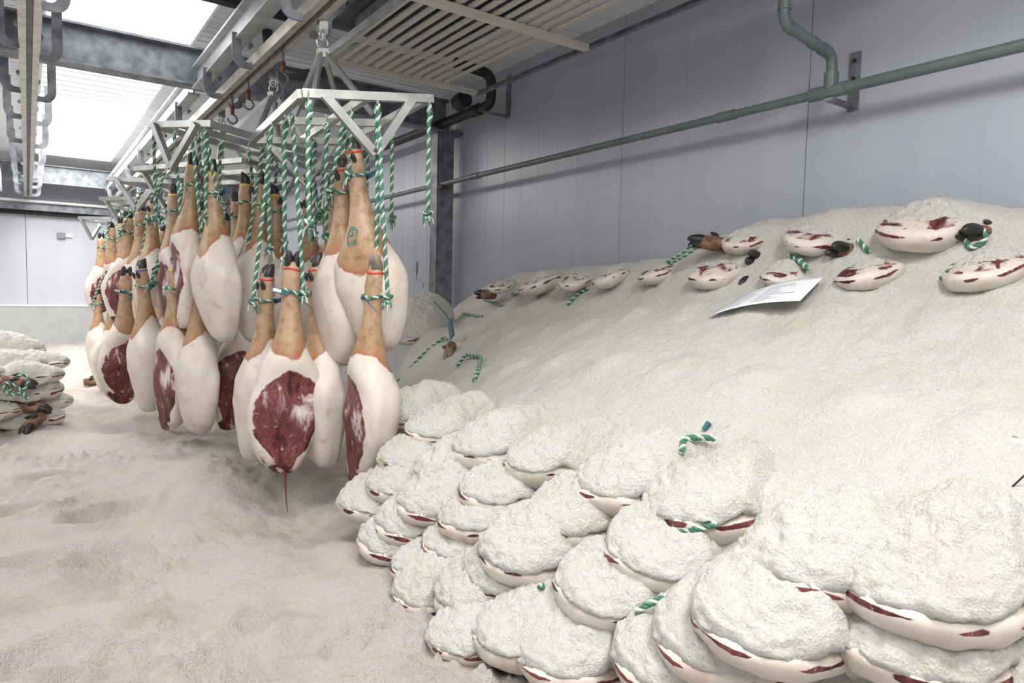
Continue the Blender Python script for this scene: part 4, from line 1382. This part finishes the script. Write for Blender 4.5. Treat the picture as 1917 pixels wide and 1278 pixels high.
trotter((2.40, 2.025, 1.458), (2.46, 1.86, 1.425), 'outstretched black trotter at the crest, rope loop dangling from it', spin=0.8)
rope_free('rope loop dangling from the outstretched trotter', [(2.40, 1.99, 1.45), (2.40, 2.06, 1.40), (2.41, 2.17, 1.36), (2.42, 2.15, 1.355), (2.41, 2.06, 1.385), (2.41, 1.96, 1.44)], 0.006)
trotter((2.405, 1.735, 1.378), (2.54, 1.70, 1.350), 'black trotter end between the two uppermost small hams', spin=1.2)
trotter((2.385, 1.372, 1.398), (2.50, 1.32, 1.375), 'black trotter touching the half buried ham at the crest', spin=0.7)
trotter((2.425, 0.965, 1.440), (2.55, 0.90, 1.410), 'dark trotter with a rope beside the largest crest ham', spin=0.4)
trotter((2.48, 3.90, 1.195), (2.52, 3.72, 1.19), 'dark trotter at the far end of the bank near the column', spin=0.9)
trotter((1.985, 3.43, 0.82), (2.15, 3.63, 0.93), 'grey salted trotter pointing down the far slope, teal tag behind it', True, None, True, 0.5)
trotter((2.335, 1.725, 1.268), (2.46, 1.69, 1.27), 'small black hoof tip in the bank below the crest', spin=0.3)
tg = put('tag', TAGM, None, (2.14, 3.66, 0.975), (0.4, -0.7, 1.2), (2.4, 2.4, 2.4)); tag(tg, 'dark teal tag standing by the grey trotter', 'tag')

# big salted ham at the far end of the heap
o = empty('salted_ham', (2.04, 4.22, 0.87)); tag(o, 'big salt-covered ham lump at the far end by the column', 'ham', 'hams stacked in the salt')
o.rotation_euler = (0.1, -0.35, 0.5); o.scale = (1.35, 1.45, 1.15)
put('ham_body', PBODY[1], o); put('salt_crust', PCRUST[2], o)

# slivers of ham on the slope
SLIV = [(1.448, 1.508, .42, (.25, 0, .2), 'thin brown ham rim showing just above the top row'), (1.476, .723, .30, (.5, .2, -.1), 'pink ham tip showing in the middle of the near slope'),
        (1.487, .935, .28, (.3, .1, .1), 'small grey ham tip in the near slope'), (1.724, .563, .50, (.2, .1, -.2), 'ham rim at the edge of the picture on the near slope')]
for k, (x, y, s_, ro, lb) in enumerate(SLIV):
    z = float(pile_h(np.array([x]), np.array([y]))[0])
    o = empty('ham_tip', (x - 0.02, y, z - 0.012 * (1 + s_))); tag(o, lb, 'ham', 'ham tips showing in the slope')
    o.rotation_euler = ro; o.scale = (s_ * .6, s_, s_ * .7)
    put('ham_body', PBODY[(k * 2 + 1) % 6], o)

# paper sheet lying on the bank, one corner bent up
pc = [Vector((2.055, 1.635, 1.135)), Vector((2.235, 1.615, 1.215)), Vector((2.30, 1.335, 1.285)), Vector((2.105, 1.300, 1.185))]
mb = MB(); n = 10
vs = []
for i in range(n + 1):
    for j in range(n + 1):
        u, v = i / n, j / n
        p = pc[0].lerp(pc[3], u).lerp(pc[1].lerp(pc[2], u), v)
        p = p + Vector((-0.02 * math.sin(math.pi * u) * 0.5, 0, 0.014 * math.sin(math.pi * u) + 0.014 * u * (1 - v)))
        vs.append(p)
fs = [(i * (n + 1) + j, (i + 1) * (n + 1) + j, (i + 1) * (n + 1) + j + 1, i * (n + 1) + j + 1) for i in range(n) for j in range(n)]
pe = empty('paper_sheet', pc[0]); tag(pe, 'white printed paper sheet lying on the salt bank', 'paper')
mb.add([v - pc[0] for v in vs], fs, 0, True)
po = mb.build('sheet', 'paper', pe)
sol = po.modifiers.new('thickness', 'SOLIDIFY'); sol.thickness = 0.0006


def on_paper(u, v):
    p = pc[0].lerp(pc[3], u).lerp(pc[1].lerp(pc[2], u), v)
    return p + Vector((-0.02 * math.sin(math.pi * u) * 0.5, 0, 0.014 * math.sin(math.pi * u) + 0.014 * u * (1 - v) + 0.0016)) - pc[0]


pr = MB()
for i in range(9):
    v = 0.12 + i * 0.085
    for a, b in ((0.08, 0.30 + 0.1 * rnd.random()), (0.45, 0.62 + 0.25 * rnd.random())):
        pts = [on_paper(a + (b - a) * k / 4, v) for k in range(5)]
        w_ = Vector((0.0016, 0, 0.0008))
        pr.add([p - w_ for p in pts] + [p + w_ for p in pts], [(k, k + 1, k + 6, k + 5) for k in range(4)])
pr.build('print_lines', 'ink', pe)

# scraps on the slope
z_ = lambda x, y: float(pile_h(np.array([x]), np.array([y]))[0])
sc = MB().box((-.008, -.005, -.012), (.008, .005, .014)).build('tag_scrap', 'tag'); sc.location = (1.515, 1.195, z_(1.515, 1.195) + .008); sc.rotation_euler = (.3, .5, .2)
tag(sc, 'tiny dark tag scrap stuck in the near slope', 'tag')
wr_ = MB().tube([(0, 0, 0), (0.004, -0.02, 0.03), (0.0, -0.03, 0.06)], 0.0018, 6).build('wire_tail', 'black'); wr_.location = (1.578, .50, z_(1.578, .5))
tag(wr_, 'thin dark wire end standing in the slope at the picture edge', 'wire')
w2 = MB().tube([(0, 0, 0), (0.01, -0.03, 0.006)], 0.0016, 6).build('wire_tail', 'black'); w2.location = (1.383, 1.23, z_(1.383, 1.23) + .003)
tag(w2, 'short dark wire lying on the salt above the top row', 'wire')

# ------------------------------------------------------------------ far pile of hams across the aisle
LP = [(0.02, 4.86, .665, .95, .15, 'upper salted ham at the end of the small pile, two lobes'), (0.00, 4.92, .570, 1.05, .1, 'long salted ham under the upper one on the small pile'),
      (0.09, 5.02, .480, .80, .2, 'small salted ham at the outer edge of the small pile'), (0.02, 4.92, .400, 1.0, .0, 'lowest salted ham at the front of the small pile'),
      (-.16, 4.78, .480, .85, .1, 'ham with a bare pink shank in the small pile'), (-.20, 4.86, .400, .95, -.1, 'lowest ham at the picture edge in the small pile'),
      (-.22, 4.76, .690, .95, .0, 'topmost ham at the picture edge in the small pile'), (-.22, 4.98, .570, 1.0, .1, 'ham in the middle of the small pile at the picture edge'),
      (-.08, 5.15, .70, 1.1, .2, 'smooth white ham on top of the small pile'), (-.1, 5.45, .76, 1.2, .1, 'white ham at the crest of the small pile'), (0.06, 5.25, .70, .9, .3, 'white ham behind the upper one on the small pile')]
for k, (x, y, z, s_, rz, lb) in enumerate(LP):
    o = empty('salted_ham', (x, y, z)); tag(o, lb, 'ham', 'hams in the small pile')
    o.rotation_euler = (0, 0, math.pi + rz + 0.5); o.scale = (s_ * .9, s_ * .9, s_ * .85)
    # the butt points toward the viewer's side of the aisle
    o.location.x += 0.14 * s_; o.location.y += 0.05
    put('ham_body', PBODY[(k + 3) % 6], o); put('salt_crust', PCRUST[(k + 1) % 6], o, None, None, (.96, .96, .8))
trotter((0.03, 4.62, .64), (-.12, 4.66, .66), 'black trotter with a tangled rope on the small pile', spin=.5)
rope_free('tangled green rope round the trotter on the small pile', [(-.10, 4.62, .58), (-.08, 4.62, .66), (-.04, 4.61, .70), (0.0, 4.61, .68), (-.02, 4.60, .62), (-.06, 4.60, .58), (-.11, 4.60, .60), (-.12, 4.62, .66), (-.06, 4.6, .64), (-.01, 4.59, .56)], 0.008)
trotter((0.10, 4.74, .475), (-.05, 4.75, .50), 'black hoof beside the pink shank on the small pile', spin=.4)
trotter((-.045, 4.60, .375), (0.05, 4.70, .44), 'black hoof at the foot of the small pile', spin=.2)
t_ = trotter((0.52, 6.60, .40), (0.33, 6.66, .385), 'lone shank lying on the floor between the pile and the racks', spin=.3)
